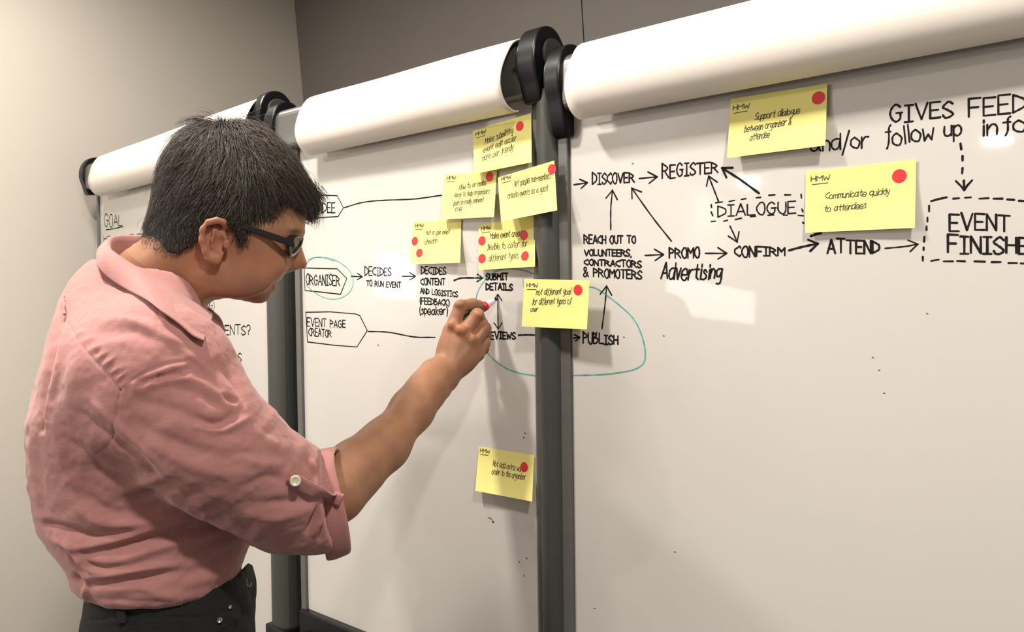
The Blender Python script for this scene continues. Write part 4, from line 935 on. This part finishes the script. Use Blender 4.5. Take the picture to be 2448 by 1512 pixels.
# ------------------------------ collar: a stand and a turned-down leaf around the neck
upn = [(262, 572, 1.030), (264, 592, .994), (281, 607, .977), (312, 628, .966), (349, 650, .966), (401, 681, .975), (446, 712, .990), (480, 732, 1.012), (503, 747, 1.042)]
lon = [(247, 628, 1.030), (245, 645, .984), (264, 668, .950), (300, 692, .928), (349, 718, .925), (385, 745, .930), (430, 778, .945), (460, 805, .962), (484, 817, .985)]
PX, PY = project(Vc)
def depth_at(x, y, r_=6):
    m_ = (np.abs(PX - x) < r_) & (np.abs(PY - y) < r_)
    return -Vc[m_, 2].max() if m_.any() else None
for i, (x, y, D) in enumerate(lon[1:], 1):
    dd_ = depth_at(x, y); dd_ = D if dd_ is None or dd_ > 1.06 else dd_ - .007; lon[i] = (x, y, dd_); print('collar', x, y, D, round(dd_, 3))
def mirror(q): q = q.copy(); q[2] = -q[2]; return q
up3 = np.array([TF.p3(*q) for q in upn]); lo3 = np.array([TF.p3(*q) for q in lon])
up3[:, 2] += 0; c0 = up3[0, 2]
# the loop is symmetric about the plane through the nape
cl = up3[0, 2]
def fullloop(a): m_ = a.copy(); m_[:, 2] = 2 * cl - m_[:, 2]; return np.vstack([m_[::-1][:-1], a])
UP, LO = fullloop(up3), fullloop(lo3); UPc, LOc = catmull(UP, 6), catmull(LO, 6); n_ = len(UPc)
cen = UPc.mean(0)
for i_, q_ in ((1, (276, 562, 1.055)), (2, (298, 560, 1.075)), (3, (325, 561, 1.09)), (4, (350, 566, 1.105)), (5, (402, 610, 1.12))): UP[len(up3) - 1 - i_] = TF.p3(*q_)
UPc = catmull(UP, 6)
rows = []
inn = UPc + (cen - UPc) * .07 + np.array([0, -.030, 0]); rows.append(inn); rows.append(UPc + (cen - UPc) * .045 + np.array([0, -.004, 0])); rows.append(UPc + np.array([0, .0015, 0]))
for t in (.06, .2, .4, .6, .8, .93, 1.0):
    bow = .006 * math.sin(t * math.pi); q = UPc * (1 - t) + LOc * t; out = q - cen; out[:, 1] = 0; out /= np.linalg.norm(out, axis=1)[:, None]
    rows.append(q + out * (bow + .003) + np.array([0, .003 * math.sin(t * math.pi), 0]) + out * (.0016 * np.sin(np.linspace(0, 26, n_)) * t)[:, None])
under = LOc + (cen - LOc) * .035; rows.append(under)
rows = np.array(rows); nr = len(rows); Vn = rows.reshape(-1, 3)
F = [(r_ * n_ + i, r_ * n_ + i + 1, (r_ + 1) * n_ + i + 1, (r_ + 1) * n_ + i) for r_ in range(nr - 1) for i in range(n_ - 1)]
collar = mesh('collar', TF.world(Vn), F, SHIRT, shirt, smooth=True); fix_normals(collar)
sm = collar.modifiers.new('s', 'SUBSURF'); sm.levels = sm.render_levels = 1; so = collar.modifiers.new('t', 'SOLIDIFY'); so.thickness = .0016; so.offset = -1
def disc(name, c, r_, t, m_, parent, holes=False):
    n = (np.array([0, 0, 1.0]) - 0); nc = -c / np.linalg.norm(c); a = np.cross(nc, [0, 1, 0]); a /= np.linalg.norm(a); b_ = np.cross(nc, a)
    V_, F_ = [], []
    prof_ = [(0.0, t * .55), (.55 * r_, t * .55), (.72 * r_, t), (.92 * r_, t), (r_, t * .5), (r_, -t)]
    for rr, z in prof_:
        for k_ in range(20): an = k_ * math.pi / 10; V_.append(c + nc * z + (a * math.cos(an) + b_ * math.sin(an)) * max(rr, 1e-5))
    for i in range(len(prof_) - 1):
        for k_ in range(20): F_.append((i * 20 + k_, i * 20 + (k_ + 1) % 20, (i + 1) * 20 + (k_ + 1) % 20, (i + 1) * 20 + k_))
    return fix_normals(mesh(name, to_world(np.array(V_)), F_, m_, parent, smooth=True))
VcW = Vc; PX, PY = project(Vc)
def surf(x, y, lift=.001):
    """point of the shirt seen at photo position x, y"""
    m_ = (np.abs(PX - x) < 7) & (np.abs(PY - y) < 7)
    if not m_.any(): m_ = (np.hypot(PX - x, PY - y) < 25)
    z = Vc[m_, 2]; zt = z.max(); D = -zt - lift; return Cc(x, y, D)
disc('collar_button', Cc(471, 797, .945), .0046, .0014, BTN, shirt)
disc('sleeve_button', surf(706, 1151, .0105), .0062, .0018, BTN, shirt)
# ------------------------------ rolled cuff and its button tab
axd = CAX
e1 = np.cross(axd, [0, 0, 1]); e1 /= np.linalg.norm(e1); e2 = np.cross(axd, e1)
if e1[1] < 0: e1 = -e1
cv = []; NB = 60
ctr = Cc(800, 1192, 1.015)
for j, (s_, r_) in enumerate([(-.014, .054), (-.020, .062), (-.015, .0655), (-.006, .0655), (.002, .0645), (.009, .0645), (.0125, .0620), (.0115, .0580), (.004, .0550), (-.016, .0530)]):
    for k_ in range(NB):
        an = 2 * math.pi * k_ / NB; rr = r_ * 1.0 * (1 + .020 * math.sin(3 * an + j * .5) + .012 * math.sin(7 * an + j) ) + (.003 * math.sin(an * 2 + 1) if 1 < j < 7 else 0)
        rx = 1.02 + .02 * math.cos(an)
        droop = .010 * max(0, -math.sin(an)) ** 2
        cv.append(ctr + axd * (s_ + .004 * math.sin(2 * an + .6)) + e1 * (rr * rx * math.sin(an) - droop) + e2 * rr * .86 * math.cos(an))
F = [(j * NB + k_, j * NB + (k_ + 1) % NB, (j + 1) * NB + (k_ + 1) % NB, (j + 1) * NB + k_) for j in range(9) for k_ in range(NB)]
cuff = mesh('rolled_cuff', to_world(np.array(cv)), F, SHIRT, shirt, smooth=True); fix_normals(cuff)
sm = cuff.modifiers.new('s', 'SUBSURF'); sm.levels = sm.render_levels = 1
# tab from the button to under the roll
tabp = [(694, 1143, .955), (706, 1152, .952), (735, 1168, .955), (765, 1181, .955), (790, 1189, .957), (806, 1194, .966), (816, 1198, .985)]
cxy = project(np.array(cv)); 
def tab_d(x, y):
    m_ = (np.abs(cxy[0] - x) < 12) & (np.abs(cxy[1] - y) < 12); a_ = -np.array(cv)[m_, 2].max() if m_.any() else 9
    b_ = depth_at(x, y, 7); return min(a_, b_ if b_ else 9) - .0035
tc_ = catmull([Cc(x, y, min(1.02, tab_d(x, y))) for x, y, D in tabp], 5); tv = []
tg = np.gradient(tc_, axis=0); tg /= np.linalg.norm(tg, axis=1)[:, None]; sdv = np.cross(tg, [0, 0, 1]); sdv /= np.linalg.norm(sdv, axis=1)[:, None]
for c, s_, i in zip(tc_, sdv, range(99)):
    w_ = .0085 * (1 if i > 3 else .55 + .15 * i)
    for q in (-1, -.5, 0, .5, 1): tv.append(c + s_ * w_ * q + np.array([0, 0, .0012 * (1 - q * q)]))
F = [(i * 5 + j, i * 5 + j + 1, (i + 1) * 5 + j + 1, (i + 1) * 5 + j) for i in range(len(tc_) - 1) for j in range(4)]
tab = mesh('sleeve_tab', to_world(np.array(tv)), F, SHIRT, shirt, smooth=True); so = tab.modifiers.new('t', 'SOLIDIFY'); so.thickness = .0022; so.offset = 0
# twisted roll end hanging under the cuff
V_, F_ = join([tube(to_world(catmull([Cc(*q) for q in pl2], 5)), .0055 + .0015 * np.sin(np.linspace(0, 5, 5 * (len(pl2) - 1) + 1)), 10) for pl2 in ([(748, 1295, 1.0), (757, 1308, .992), (770, 1311, .992), (779, 1300, 1.0), (774, 1290, 1.004)], [(755, 1284, .995), (765, 1298, .99), (775, 1290, .996), (770, 1278, 1.0)])])
mesh('cuff_roll_end', V_, F_, SHIRT, shirt, smooth=True)
# locker loop at the back of the yoke
V_, F_ = tube(to_world(catmull([Cc(x, y, (depth_at(x, y, 8) or .99) - l_) for x, y, l_ in [(153, 708, .000), (150, 718, .005), (154, 730, .007), (152, 743, .006), (155, 752, -.001)]], 5)), .0017, 8)
mesh('back_loop', V_, F_, SHIRT, shirt, smooth=True)
# ------------------------------ trousers, belt
tvv = Vol((-.34, -1.0, -.28), (.30, -.09, .28), .0055)
tvv.loft(stations(PANTS), 0, 2.4)
WB = [(r[0], r[1] - 1, r[2] + 1, r[3] + .002) for r in PANTS[:4]]
sl, X, Y, Z = tvv.win(tvv.lo, tvv.lo + tvv.h * (tvv.n - 1))
tpx = [150, 200, 300, 450, 560, 600, 612, 660]; tpy = [1428, 1424, 1425, 1420, 1385, 1342, 1336, 1336]
qx, qy, qs = vox_px(tvv); top = (np.interp(qx, tpx, tpy) - qy) * qs
tvv.F = np.maximum(tvv.F, top.astype(np.float32))
for sg in (1, -1): tvv.chain([TF.px(400, 1590) + [0, 0, .085 * sg], TF.px(410, 2200) + [0, 0, .095 * sg]], [.10, .082], .02)
TV, TQ = tvv.mesh(); TV = smooth_mesh(TV, TQ, 3); TV, TQ = subdivide(TV, TQ)
Vc = TF.cam(TV); X_, Y_ = project(Vc); N_ = normals(Vc, TQ); face = np.ones(len(TV)); near = TV[:, 2] > -.05; disp = np.zeros(len(TV))
for ln, w_, a_ in [([(200, 1488), (300, 1478), (430, 1478), (520, 1470), (568, 1440)], 3.5, -2.2), ([(200, 1494), (300, 1484), (430, 1484)], 3, 1.2), ([(575, 1450), (580, 1475), (570, 1500), (560, 1520)], 4, -2.5), ([(430, 1490), (436, 1520)], 4, -2.5), ([(520, 1470), (560, 1480), (575, 1500)], 9, 2), ([(600, 1400), (612, 1450), (605, 1510)], 10, -3), ([(620, 1420), (628, 1470), (630, 1515)], 9, 2.5), ([(285, 1440), (287, 1512)], 4, 2.0)]: fold(ln, w_, a_ * mm_)
disp += .003 * vnoise(TV * [20, 30, 20] + 7, 8)
Vc = Vc + N_ * disp[:, None]
# lower legs, outside the picture but standing on the floor
trw = to_world(Vc); tros = mesh('trousers', trw, TQ, DENIM, person, smooth=True, label='black denim trousers')
hipc = TF.world(TF.px(405, 1700)); latw = TF.world(TF.px(405, 1700) + [0, 0, .1]) - hipc; latw[2] = 0; fwdw = np.cross([0, 0, 1], latw); fwdw /= -np.linalg.norm(fwdw) / 1.0
fw_img = TF.world(TF.px(405, 1700) + [.1, 0, 0]) - hipc; fwdw = fwdw if fwdw @ fw_img > 0 else -fwdw
lv, lf = [], []
SHOE = mat('black_shoe_leather', (.015, .013, .012), .35)
for sg in (1, -1):
    a = hipc + latw * .9 * sg; k_ = np.array([a[0], a[1], .52]) + fwdw * .02; an = np.array([a[0], a[1], .09])
    lv.append(tube([a + [0, 0, .05], (a + k_) / 2, k_, (k_ + an) / 2 - fwdw * .01, an, an - [0, 0, .04]], [.098, .088, .072, .064, .060, .064], 28))
V_, F_ = join(lv); o = mesh('trouser_legs', V_, F_, DENIM, tros, smooth=True)
for sg in (1, -1):
    a = hipc + latw * .9 * sg; g = np.array([a[0], a[1], 0])
    V_, F_ = tube([g - fwdw * .07 + [0, 0, .045], g - fwdw * .05 + [0, 0, .05], g + fwdw * .03 + [0, 0, .052], g + fwdw * .12 + [0, 0, .042], g + fwdw * .19 + [0, 0, .034], g + fwdw * .21 + [0, 0, .03]], [.02, .042, .045, .040, .032, .012], 20)
    V_ = [np.array([p_[0], p_[1], max(.012, p_[2])]) for p_ in V_]; sh = mesh('shoe', V_, F_, SHOE, person, smooth=True)
    V_ = [g - fwdw * .09 + latw * 0, ]
    rim = [g + fwdw * (.06 + .155 * math.cos(t)) + latw / np.linalg.norm(latw) * .045 * math.sin(t) for t in np.linspace(0, 2 * math.pi, 24, endpoint=False)]
    V_ = [r_ + np.array([0, 0, .0]) for r_ in rim] + [r_ + np.array([0, 0, .016]) for r_ in rim]
    mesh('shoe_sole', V_, [tuple(range(24))[::-1], tuple(range(24, 48))] + [(i, (i + 1) % 24, 24 + (i + 1) % 24, 24 + i) for i in range(24)], M['black'], sh)
PX, PY = project(Vc)
disc('rivet', surf(525, 1484, .001), .0032, .0012, METAL, tros); disc('rivet', surf(550, 1452, .001), .0022, .001, METAL, tros)
# belt buckle glinting below the shirt front
V_, F_ = tube(to_world(catmull([Cc(*q) for q in [(588, 1385, .975), (590, 1398, .972), (594, 1405, .972), (598, 1402, .972), (599, 1392, .974)]], 5)), .0014, 8)
mesh('belt_buckle', V_, F_, METAL, tros, smooth=True)
for x in (288,):
    V_, F_ = [], []
    c0_, c1_ = surf(x, 1462, .004), surf(x + 2, 1490, .004); w_ = np.array([.0045, 0, 0]); dd = np.array([0, 0, .003])
    q = [c0_ - w_, c0_ + w_, c1_ + w_, c1_ - w_]; mesh('belt_loop', to_world(np.array(q + [p_ - dd * 3 for p_ in q])), [(0, 3, 2, 1), (4, 5, 6, 7), (0, 1, 5, 4), (1, 2, 6, 5), (2, 3, 7, 6), (3, 0, 4, 7)], DENIM, tros)
# ------------------------------ hair: a cap of volume and combed strands on it
hairp = [(768, 470), (760, 505), (744, 516), (722, 512), (700, 497), (676, 488), (668, 512), (640, 524), (605, 532), (592, 545), (588, 578), (578, 585), (566, 572), (556, 548), (543, 538), (520, 524), (497, 527), (480, 545), (466, 575), (440, 592), (412, 604), (385, 596), (360, 580), (350, 560), (352, 520), (362, 490), (370, 440), (374, 400), (388, 360), (408, 325), (440, 300), (485, 286), (530, 280), (585, 284), (640, 300), (680, 325), (712, 360), (738, 400), (757, 440)]
hr = np.array([hp(x, y)[:2] for x, y in hairp]); hr = catmull(hr, 3, closed=True)
# the silhouette of the hairy head: used for volume; the outline above then cuts it
sil = [(758, 480), (750, 530), (720, 640), (640, 760), (480, 780), (390, 730), (335, 660), (338, 590), (346, 560), (352, 520), (366, 480), (375, 436), (384, 402), (398, 368), (418, 336), (446, 310), (486, 295), (530, 290), (582, 294), (630, 312), (670, 340), (702, 376), (728, 414), (748, 448)]
ss = np.array([hp(x, y)[:2] for x, y in sil]); ss = catmull(ss, 3, closed=True)
lo = np.r_[np.minimum(hr.min(0), ss.min(0)) - .015, -.115]; hi = np.r_[np.maximum(hr.max(0), ss.max(0)) + .015, .115]
cvv = Vol(lo, hi, .0026)
sx = cvv.ax[0][:, None]; vy = cvv.ax[1][None, :]
wm = .80 + .07 * gau(640, 440, 90, 90) + .03 * gau(450, 450, 120, 100) + .0 * sx
pillow(cvv, ss, .8, 0, wmap=wm.astype(np.float32))
# hairline mask, seen as in the photo from either side
hm = catmull([(800, 470), (764, 520), (744, 520), (722, 512), (700, 497), (674, 486), (664, 508), (640, 522), (605, 532), (594, 545), (590, 572), (578, 584), (567, 574), (558, 552), (543, 540), (520, 528), (497, 530), (480, 548), (468, 575), (440, 596), (412, 608), (385, 600), (360, 582), (335, 570), (300, 500), (330, 300), (450, 200), (650, 200), (800, 300)], 3, closed=True)
gxx = np.arange(280, 830, 3.0); gyy = np.arange(180, 640, 3.0); GX, GY = np.meshgrid(gxx, gyy, indexing='ij'); ins = np.zeros(GX.shape, bool); dist = np.full(GX.shape, 1e9)
for i in range(len(hm)):
    a, b_ = hm[i], hm[(i + 1) % len(hm)]; d = b_ - a; t = np.clip(((GX - a[0]) * d[0] + (GY - a[1]) * d[1]) / (d @ d), 0, 1)
    dist = np.minimum(dist, np.hypot(GX - a[0] - t * d[0], GY - a[1] - t * d[1])); ins ^= ((a[1] > GY) != (b_[1] > GY)) & (GX < (b_[0] - a[0]) * (GY - a[1]) / (b_[1] - a[1] + 1e-12) + a[0])
MK = np.where(ins, -dist, dist)
def mask_at(p):
    """signed pixels from the hairline for local points (either side of the head)"""
    q = p.copy(); q[..., 2] = np.abs(q[..., 2]); x, y = project(HF.cam(q.reshape(-1, 3))); i = np.clip((x - gxx[0]) / 3, 0, len(gxx) - 1).astype(int); j = np.clip((y - gyy[0]) / 3, 0, len(gyy) - 1).astype(int)
    return MK[i, j].reshape(p.shape[:-1])
PT = np.stack(np.meshgrid(*cvv.ax, indexing='ij'), -1); m2 = mask_at(PT) * (1.03 / FPX)
d = m2.astype(np.float32); k = .006; f = cvv.F + .0035; hh = np.clip(.5 - .5 * (f - d) / k, 0, 1); cvv.F = f * (1 - hh) + d * hh + k * hh * (1 - hh)
HV, HQ = cvv.mesh(); HV = smooth_mesh(HV, HQ, 2)
def hair_material():
    m = mat('hair', (.03, .026, .023), .48, spec=.35); nt = m.node_tree; b = nt.nodes['Principled BSDF']
    vc = nt.nodes.new('ShaderNodeVertexColor'); vc.layer_name = 'tone'; nt.links.new(vc.outputs['Color'], b.inputs['Base Color']); return m
HAIR = hair_material()
hair = mesh('hair', HF.world(HV), HQ, HAIR, person, smooth=True, label='short dark hair greying at the crown and temples')
vcol(hair, 'tone', np.tile([.024, .020, .017], (len(HV), 1)))
NRM = normals(HV, HQ)
def strands(N, seed, Lf, w0, lift0, grey, src=None, wf=None):
    g = np.random.default_rng(seed); HV, HQ, NRM = src if src else HAIRSRC
    fa = np.linalg.norm(np.cross(HV[HQ[:, 2]] - HV[HQ[:, 0]], HV[HQ[:, 3]] - HV[HQ[:, 1]]), axis=1)
    # only the outward-facing shell
    ce = HV[HQ].mean(1); c0 = hp(550, 470); nf = NRM[HQ].mean(1); out = ((ce - c0) * nf).sum(1) > .015; fa = fa * out * (1 if wf is None else wf(ce))
    fi = g.choice(len(HQ), N, p=fa / fa.sum()); uv = g.random((N, 2)); q = HV[HQ[fi]]
    p = (q[:, 0] * (1 - uv[:, :1]) + q[:, 1] * uv[:, :1]) * (1 - uv[:, 1:]) + (q[:, 3] * (1 - uv[:, :1]) + q[:, 2] * uv[:, :1]) * uv[:, 1:]
    n = NRM[HQ[fi]].mean(1); n /= np.linalg.norm(n, axis=1)[:, None] + 1e-9
    crown = hp(520, 290); sc = 1080 / FPX / 1000
    px_ = np.stack([p[:, 0], p[:, 1]], 1)
    def near_(x, y, r_): q_ = hp(x, y)[:2]; return np.exp(-((px_[:, 0] - q_[0]) ** 2 + (px_[:, 1] - q_[1]) ** 2) / (r_ * sc) ** 2)[:, None]
    d = p - crown; d /= np.linalg.norm(d, axis=1)[:, None] + 1e-9
    top_ = near_(560, 300, 150)
    d = d + np.array([.25, -.55, 0]) + near_(540, 500, 120) * np.array([-1.5, .1, 0]) + near_(430, 430, 110) * np.array([-.35, -.5, 0]) + near_(710, 430, 100) * np.array([1.3, -.25, 0]) + near_(400, 570, 70) * np.array([.25, -.5, 0]) + near_(460, 300, 60) * np.array([-1.6, .55, 0])
    clump = np.stack([vnoise(p * 45 + 3, 21 + i) for i in range(3)], 1) * 1.1 + np.stack([vnoise(p * 110 + 3, 31 + i) for i in range(3)], 1) * .8
    if wf is not None: clump = clump * .15
    d = d + clump + g.normal(0, .16, d.shape); d -= n * (d * n).sum(1)[:, None]; d /= np.linalg.norm(d, axis=1)[:, None] + 1e-9
    mk = -mask_at(p)[:, None]; L_ = (np.clip(mk / 45., .28, 1) if wf is None else 1.0) * Lf * (.45 + .75 * g.random((N, 1))) * (1 - .60 * near_(410, 570, 80) - .5 * near_(575, 555, 40) - .30 * near_(500, 500, 60))
    lift = lift0 * (.4 + 1.2 * g.random((N, 1))) * (1 + .5 * top_ - .55 * near_(410, 570, 80)) + .0012
    K = 5; P_ = [p - n * .0015]; cur = p.copy(); dd = d
    for k_ in range(1, K):
        t = k_ / (K - 1); cur = p + d * L_ * t + n * (lift * math.sin(min(1, t * 1.2) * math.pi * .62) - L_ ** 2 * t * t * 4.6 * (.8 + .1 * top_)) + np.array([0, -1, 0]) * L_ * .10 * t * t; P_.append(cur)
    P_ = np.array(P_)
    tg = d; sdv = np.cross(tg, n); W_ = w0 * (.7 + .6 * g.random((N, 1)))
    V_ = []; wk = [1, 1, .85, .6, .12]
    for k_ in range(K): V_ += [P_[k_] + sdv * W_ * wk[k_], P_[k_] - sdv * W_ * wk[k_], P_[k_] + n * W_ * wk[k_] * .9]
    V_ = np.stack(V_, 1)                      # N, 3K, 3
    fl = []
    for k_ in range(K - 1):
        for a, b_ in ((0, 2), (2, 1), (1, 0)): fl.append((3 * k_ + a, 3 * k_ + b_, 3 * k_ + 3 + b_, 3 * k_ + 3 + a))
    fl = np.array(fl); FQ = (fl[None] + (np.arange(N) * 3 * K)[:, None, None]).reshape(-1, 4)
    base = np.array([.044, .036, .031]) * (.6 + .9 * g.random((N, 1)))
    gm = grey * (.35 + 1.5 * near_(590, 320, 110) + .9 * near_(560, 515, 90) + .5 * near_(440, 400, 110)); isg = (g.random((N, 1)) < gm)
    crown_lit = near_(600, 370, 120) * .6  # light on the crown put into the strand colour, browner and paler
    col = np.where(isg, np.array([.135, .122, .108]) * (.6 + .8 * g.random((N, 1))), base * (1 + crown_lit * [1.4, 1.1, .9]))
    return V_.reshape(-1, 3), FQ, np.repeat(col, 3 * K, axis=0)
HAIRSRC = (HV, HQ, NRM); hl = HF.loc(headV); hn = normals(hl, headQ)
def fade(c):
    m_ = mask_at(c); q = c.copy(); q[:, 2] = abs(q[:, 2]); x, y = project(HF.cam(q)); ok = (m_ > -6) & (m_ < 13) & ((x < 478) | ((x > 552) & (x < 690))) & (np.abs(c[:, 2]) > .03) & ~((x > 478) & (x < 545))
    return np.where(ok, np.clip((13 - m_) / 14, 0, 1) ** 1.5, 1e-9)
SA = [strands(1100, 11, .0070, .00013, .0003, .1, (hl, headQ, hn), fade), strands(19000, 5, .024, .00028, .0028, .15), strands(6000, 6, .040, .00030, .0042, .20), strands(420, 8, .034, .00022, .009, .3)]
# stray tufts: the spike at the back of the crown and the fringe tips
g = np.random.default_rng(3); tv, tq, tcn = [], [], []
def tuft(a, b_, n, spread, w, bend=(0, 0, 0)):
    a = np.array(a); b_ = np.array(b_)
    for i in range(n):
        p0 = a + g.normal(0, spread, 3); p3 = b_ + g.normal(0, spread * .55, 3); mid = (p0 + p3) / 2 + np.array(bend) + g.normal(0, spread * .3, 3)
        pts = catmull([p0, mid, p3], 4); V_, F_ = tube(pts, w * np.linspace(1, .15, len(pts)) * g.uniform(.6, 1.2), 3, caps=False); tv.append((V_, F_))
tuft(hp(500, 292, .02), hp(418, 297, .03), 26, .0035, .0004, (0, .006, 0)); tuft(hp(470, 300, .0), hp(425, 285, .0), 8, .004, .00035, (0, .003, 0)); tuft(hp(520, 285, .0), hp(470, 268, .0), 6, .005, .0003, (0, .003, 0))
tuft(hp(600, 292, .0), hp(560, 274, .0), 10, .008, .0003, (0, .003, 0)); tuft(hp(640, 305, .02), hp(600, 284, .0), 12, .008, .0003)
for i in range(16):
    x = 700 + i * 4.2; y = 470 - i * 1.5
    tuft(hp(x - 10, y, .05 - .003 * i), hp(x + 18, y + 42 - i * .6, .046 - .003 * i), 14, .0042, .00042, (.004, 0, 0))
tuft(hp(738, 445, .01), hp(762, 496, .01), 70, .006, .0004, (.003, 0, 0)); tuft(hp(728, 462, -.02), hp(752, 508, -.01), 50, .006, .0004, (.003, 0, 0)); tuft(hp(745, 480, .02), hp(738, 524, .02), 30, .005, .00035, (.004, 0, 0))
for i in range(0): tuft(hp(372 + i * 6, 560 + i * 2.5, .05), hp(378 + i * 6.5, 592 + i * 1.2, .052), 10, .004, .00028)
TVv, TF_ = join(tv)
SV_ = np.vstack([s[0] for s in SA]); SQ_ = []; o_ = 0
for s in SA: SQ_.append(s[1] + o_); o_ += len(s[0])
SQ_ = np.vstack(SQ_); SC = np.vstack([s[2] for s in SA])
AV = np.vstack([SV_, TVv]); AQ = np.vstack([SQ_, np.array(TF_) + len(SV_)]); AC = np.vstack([SC, np.tile([.055, .045, .038], (len(TVv), 1))])
hs = mesh('hair_strands', HF.world(AV), AQ, HAIR, hair, smooth=True, kind='stuff'); vcol(hs, 'tone', AC)
# ------------------------------ spectacles
gl = empty('spectacles', HF.world(hp(700, 585))); link(gl, parent=person, label='dark-framed spectacles'); gl.location = HF.world(hp(700, 585)) - np.array(person.location)
def gmesh(name, V_, F_, m_, **k):
    o = mesh(name, np.array(V_), F_, m_, None, **k); o.data.transform(Matrix.Translation(-Vector(gl.matrix_world.translation))); o.parent = gl; return o
bpy.context.view_layer.update()
def strip(path, hgt, thk, up):
    """a flat bar along a path: height hgt along up, thickness thk"""
    path = np.array(path); t = np.gradient(path, axis=0); t /= np.linalg.norm(t, axis=1)[:, None]; V_ = []
    for i, (p_, tt) in enumerate(zip(path, t)):
        u = np.array(up, float) - tt * (np.array(up) @ tt); u /= np.linalg.norm(u); s_ = np.cross(tt, u); hh_ = hgt[i] if hasattr(hgt, '__len__') else hgt
        V_ += [p_ + u * hh_ / 2 + s_ * thk / 2, p_ + u * hh_ / 2 - s_ * thk / 2, p_ - u * hh_ / 2 - s_ * thk / 2, p_ - u * hh_ / 2 + s_ * thk / 2]
    F_ = [(4 * i + j, 4 * i + (j + 1) % 4, 4 * i + 4 + (j + 1) % 4, 4 * i + 4 + j) for i in range(len(path) - 1) for j in range(4)] + [(0, 1, 2, 3)[::-1], tuple(4 * (len(path) - 1) + j for j in range(4))]
    return V_, F_
for sg in (1, -1):
    pth = catmull([hp(500, 545, .080 * sg), hp(512, 529, .084 * sg), hp(535, 526, .086 * sg), hp(600, 548, .084 * sg), hp(660, 569, .079 * sg), hp(699, 583, .072 * sg)], 5)
    V_, F_ = strip(pth, np.linspace(.0045, .0092, len(pth)), .0032, (0, 1, 0)); o = gmesh('temple_arm', HF.world(np.array(V_)), F_, GLS); fix_normals(o); bevel(o, .0008)
    # rim: rounded rectangle leaning with the face, seen almost edge on
    cen_ = hp(701, 590, .036 * sg); rim = []
    upv = hp(712, 560)[:2] - hp(700, 612)[:2]; upv = np.array([upv[0], upv[1], 0]); upv /= np.linalg.norm(upv); latv = np.array([-.17 * sg, 0, 1]) ; latv /= np.linalg.norm(latv)
    for k_ in range(40):
        an = 2 * math.pi * k_ / 40; cx_, sy_ = math.copysign(abs(math.cos(an)) ** .6, math.cos(an)), math.copysign(abs(math.sin(an)) ** .6, math.sin(an))
        rim.append(cen_ + latv * .0250 * cx_ + upv * .0150 * sy_ * (1 if sy_ > 0 else .92 + .08 * cx_ * sg))
    rim = catmull([hp(690, 577, .067 * sg), hp(700, 570, .050 * sg), hp(712, 566, .030 * sg), hp(720, 566, .014 * sg), hp(719, 578, .011 * sg), hp(713, 593, .016 * sg), hp(706, 604, .032 * sg), hp(697, 611, .050 * sg), hp(691, 607, .063 * sg), hp(688, 590, .069 * sg)], 4, closed=True)
    NR = len(rim); V_, F_ = tube(np.vstack([rim, rim[:2]]), .0030, 8, caps=False); o = gmesh('rim', HF.world(np.array(V_)), F_, GLS, smooth=True)
    glass = bpy.data.materials.new('lens_glass'); glass.use_nodes = True; gt = glass.node_tree; gt.nodes.remove(gt.nodes['Principled BSDF'])
    tb = gt.nodes.new('ShaderNodeBsdfTransparent'); tb.inputs[0].default_value = (.42, .42, .45, 1); gb = gt.nodes.new('ShaderNodeBsdfGlossy'); gb.inputs['Roughness'].default_value = .05; gm_ = gt.nodes.new('ShaderNodeMixShader'); gm_.inputs[0].default_value = .04  # dark tint stands in for the dim reflection in the lens
    gt.links.new(tb.outputs[0], gm_.inputs[1]); gt.links.new(gb.outputs[0], gm_.inputs[2]); gt.links.new(gm_.outputs[0], gt.nodes['Material Output'].inputs[0])
    fwd_ = np.cross(upv, latv); V_ = [r_ + fwd_ * .0008 for r_ in rim] + [r_ - fwd_ * .0008 for r_ in rim]
    gmesh('lens', HF.world(np.array(V_)), [tuple(range(NR)), tuple(range(NR, 2 * NR))[::-1]] + [(i, (i + 1) % NR, NR + (i + 1) % NR, NR + i) for i in range(NR)], glass)
    q = [hp(699, 583, .0725 * sg), hp(703, 580, .068 * sg), hp(710, 572, .060 * sg)]; V_, F_ = strip(q, [.0095, .013, .010], .0045, (0, 1, 0)); o = gmesh('hinge', HF.world(np.array(V_)), F_, GLS); fix_normals(o); bevel(o, .001)
V_, F_ = tube(HF.world(catmull([hp(714, 576, .012), hp(722, 571, .0), hp(714, 576, -.012)], 5)), .0022, 8); gmesh('bridge', V_, F_, GLS, smooth=True)
# ------------------------------ marker pen touching the board
tip = B2.at(1190, 714, .0012); tail = to_world(Cc(1072, 785, 1.250)); ad = tail - tip; Lm = np.linalg.norm(ad); ad /= Lm; Lm = .132
pen = empty('marker_pen', tip, label='white whiteboard marker with green and red band held against the board', cat='marker pen')
MW = mat('white_marker_plastic', (.72, .72, .70), .3); MG = mat('green_marker_band', (.035, .13, .075), .35); MR = mat('red_marker_band', (.62, .02, .04), .35)
def pmesh(name, a, b_, m_):
    V_, F_ = tube([tip + ad * q for q, r_ in zip(a, b_)], b_, 24); mesh(name, V_, F_, m_, pen, smooth=True)
pmesh('nib', [0, .004, .009], [.0012, .0022, .0024], M['ink']); pmesh('nose_cone', [.008, .012, .023, .026], [.0034, .0044, .0062, .0068], MW)
pmesh('red_band', [.0258, .027, .036], [.0074, .0078, .0078], MR); pmesh('green_body', [.036, .038, .09, .092], [.0078, .0079, .0079, .0076], MG); pmesh('end_plug', [.0918, .094, .106, .108], [.0070, .0072, .0068, .004], MW)
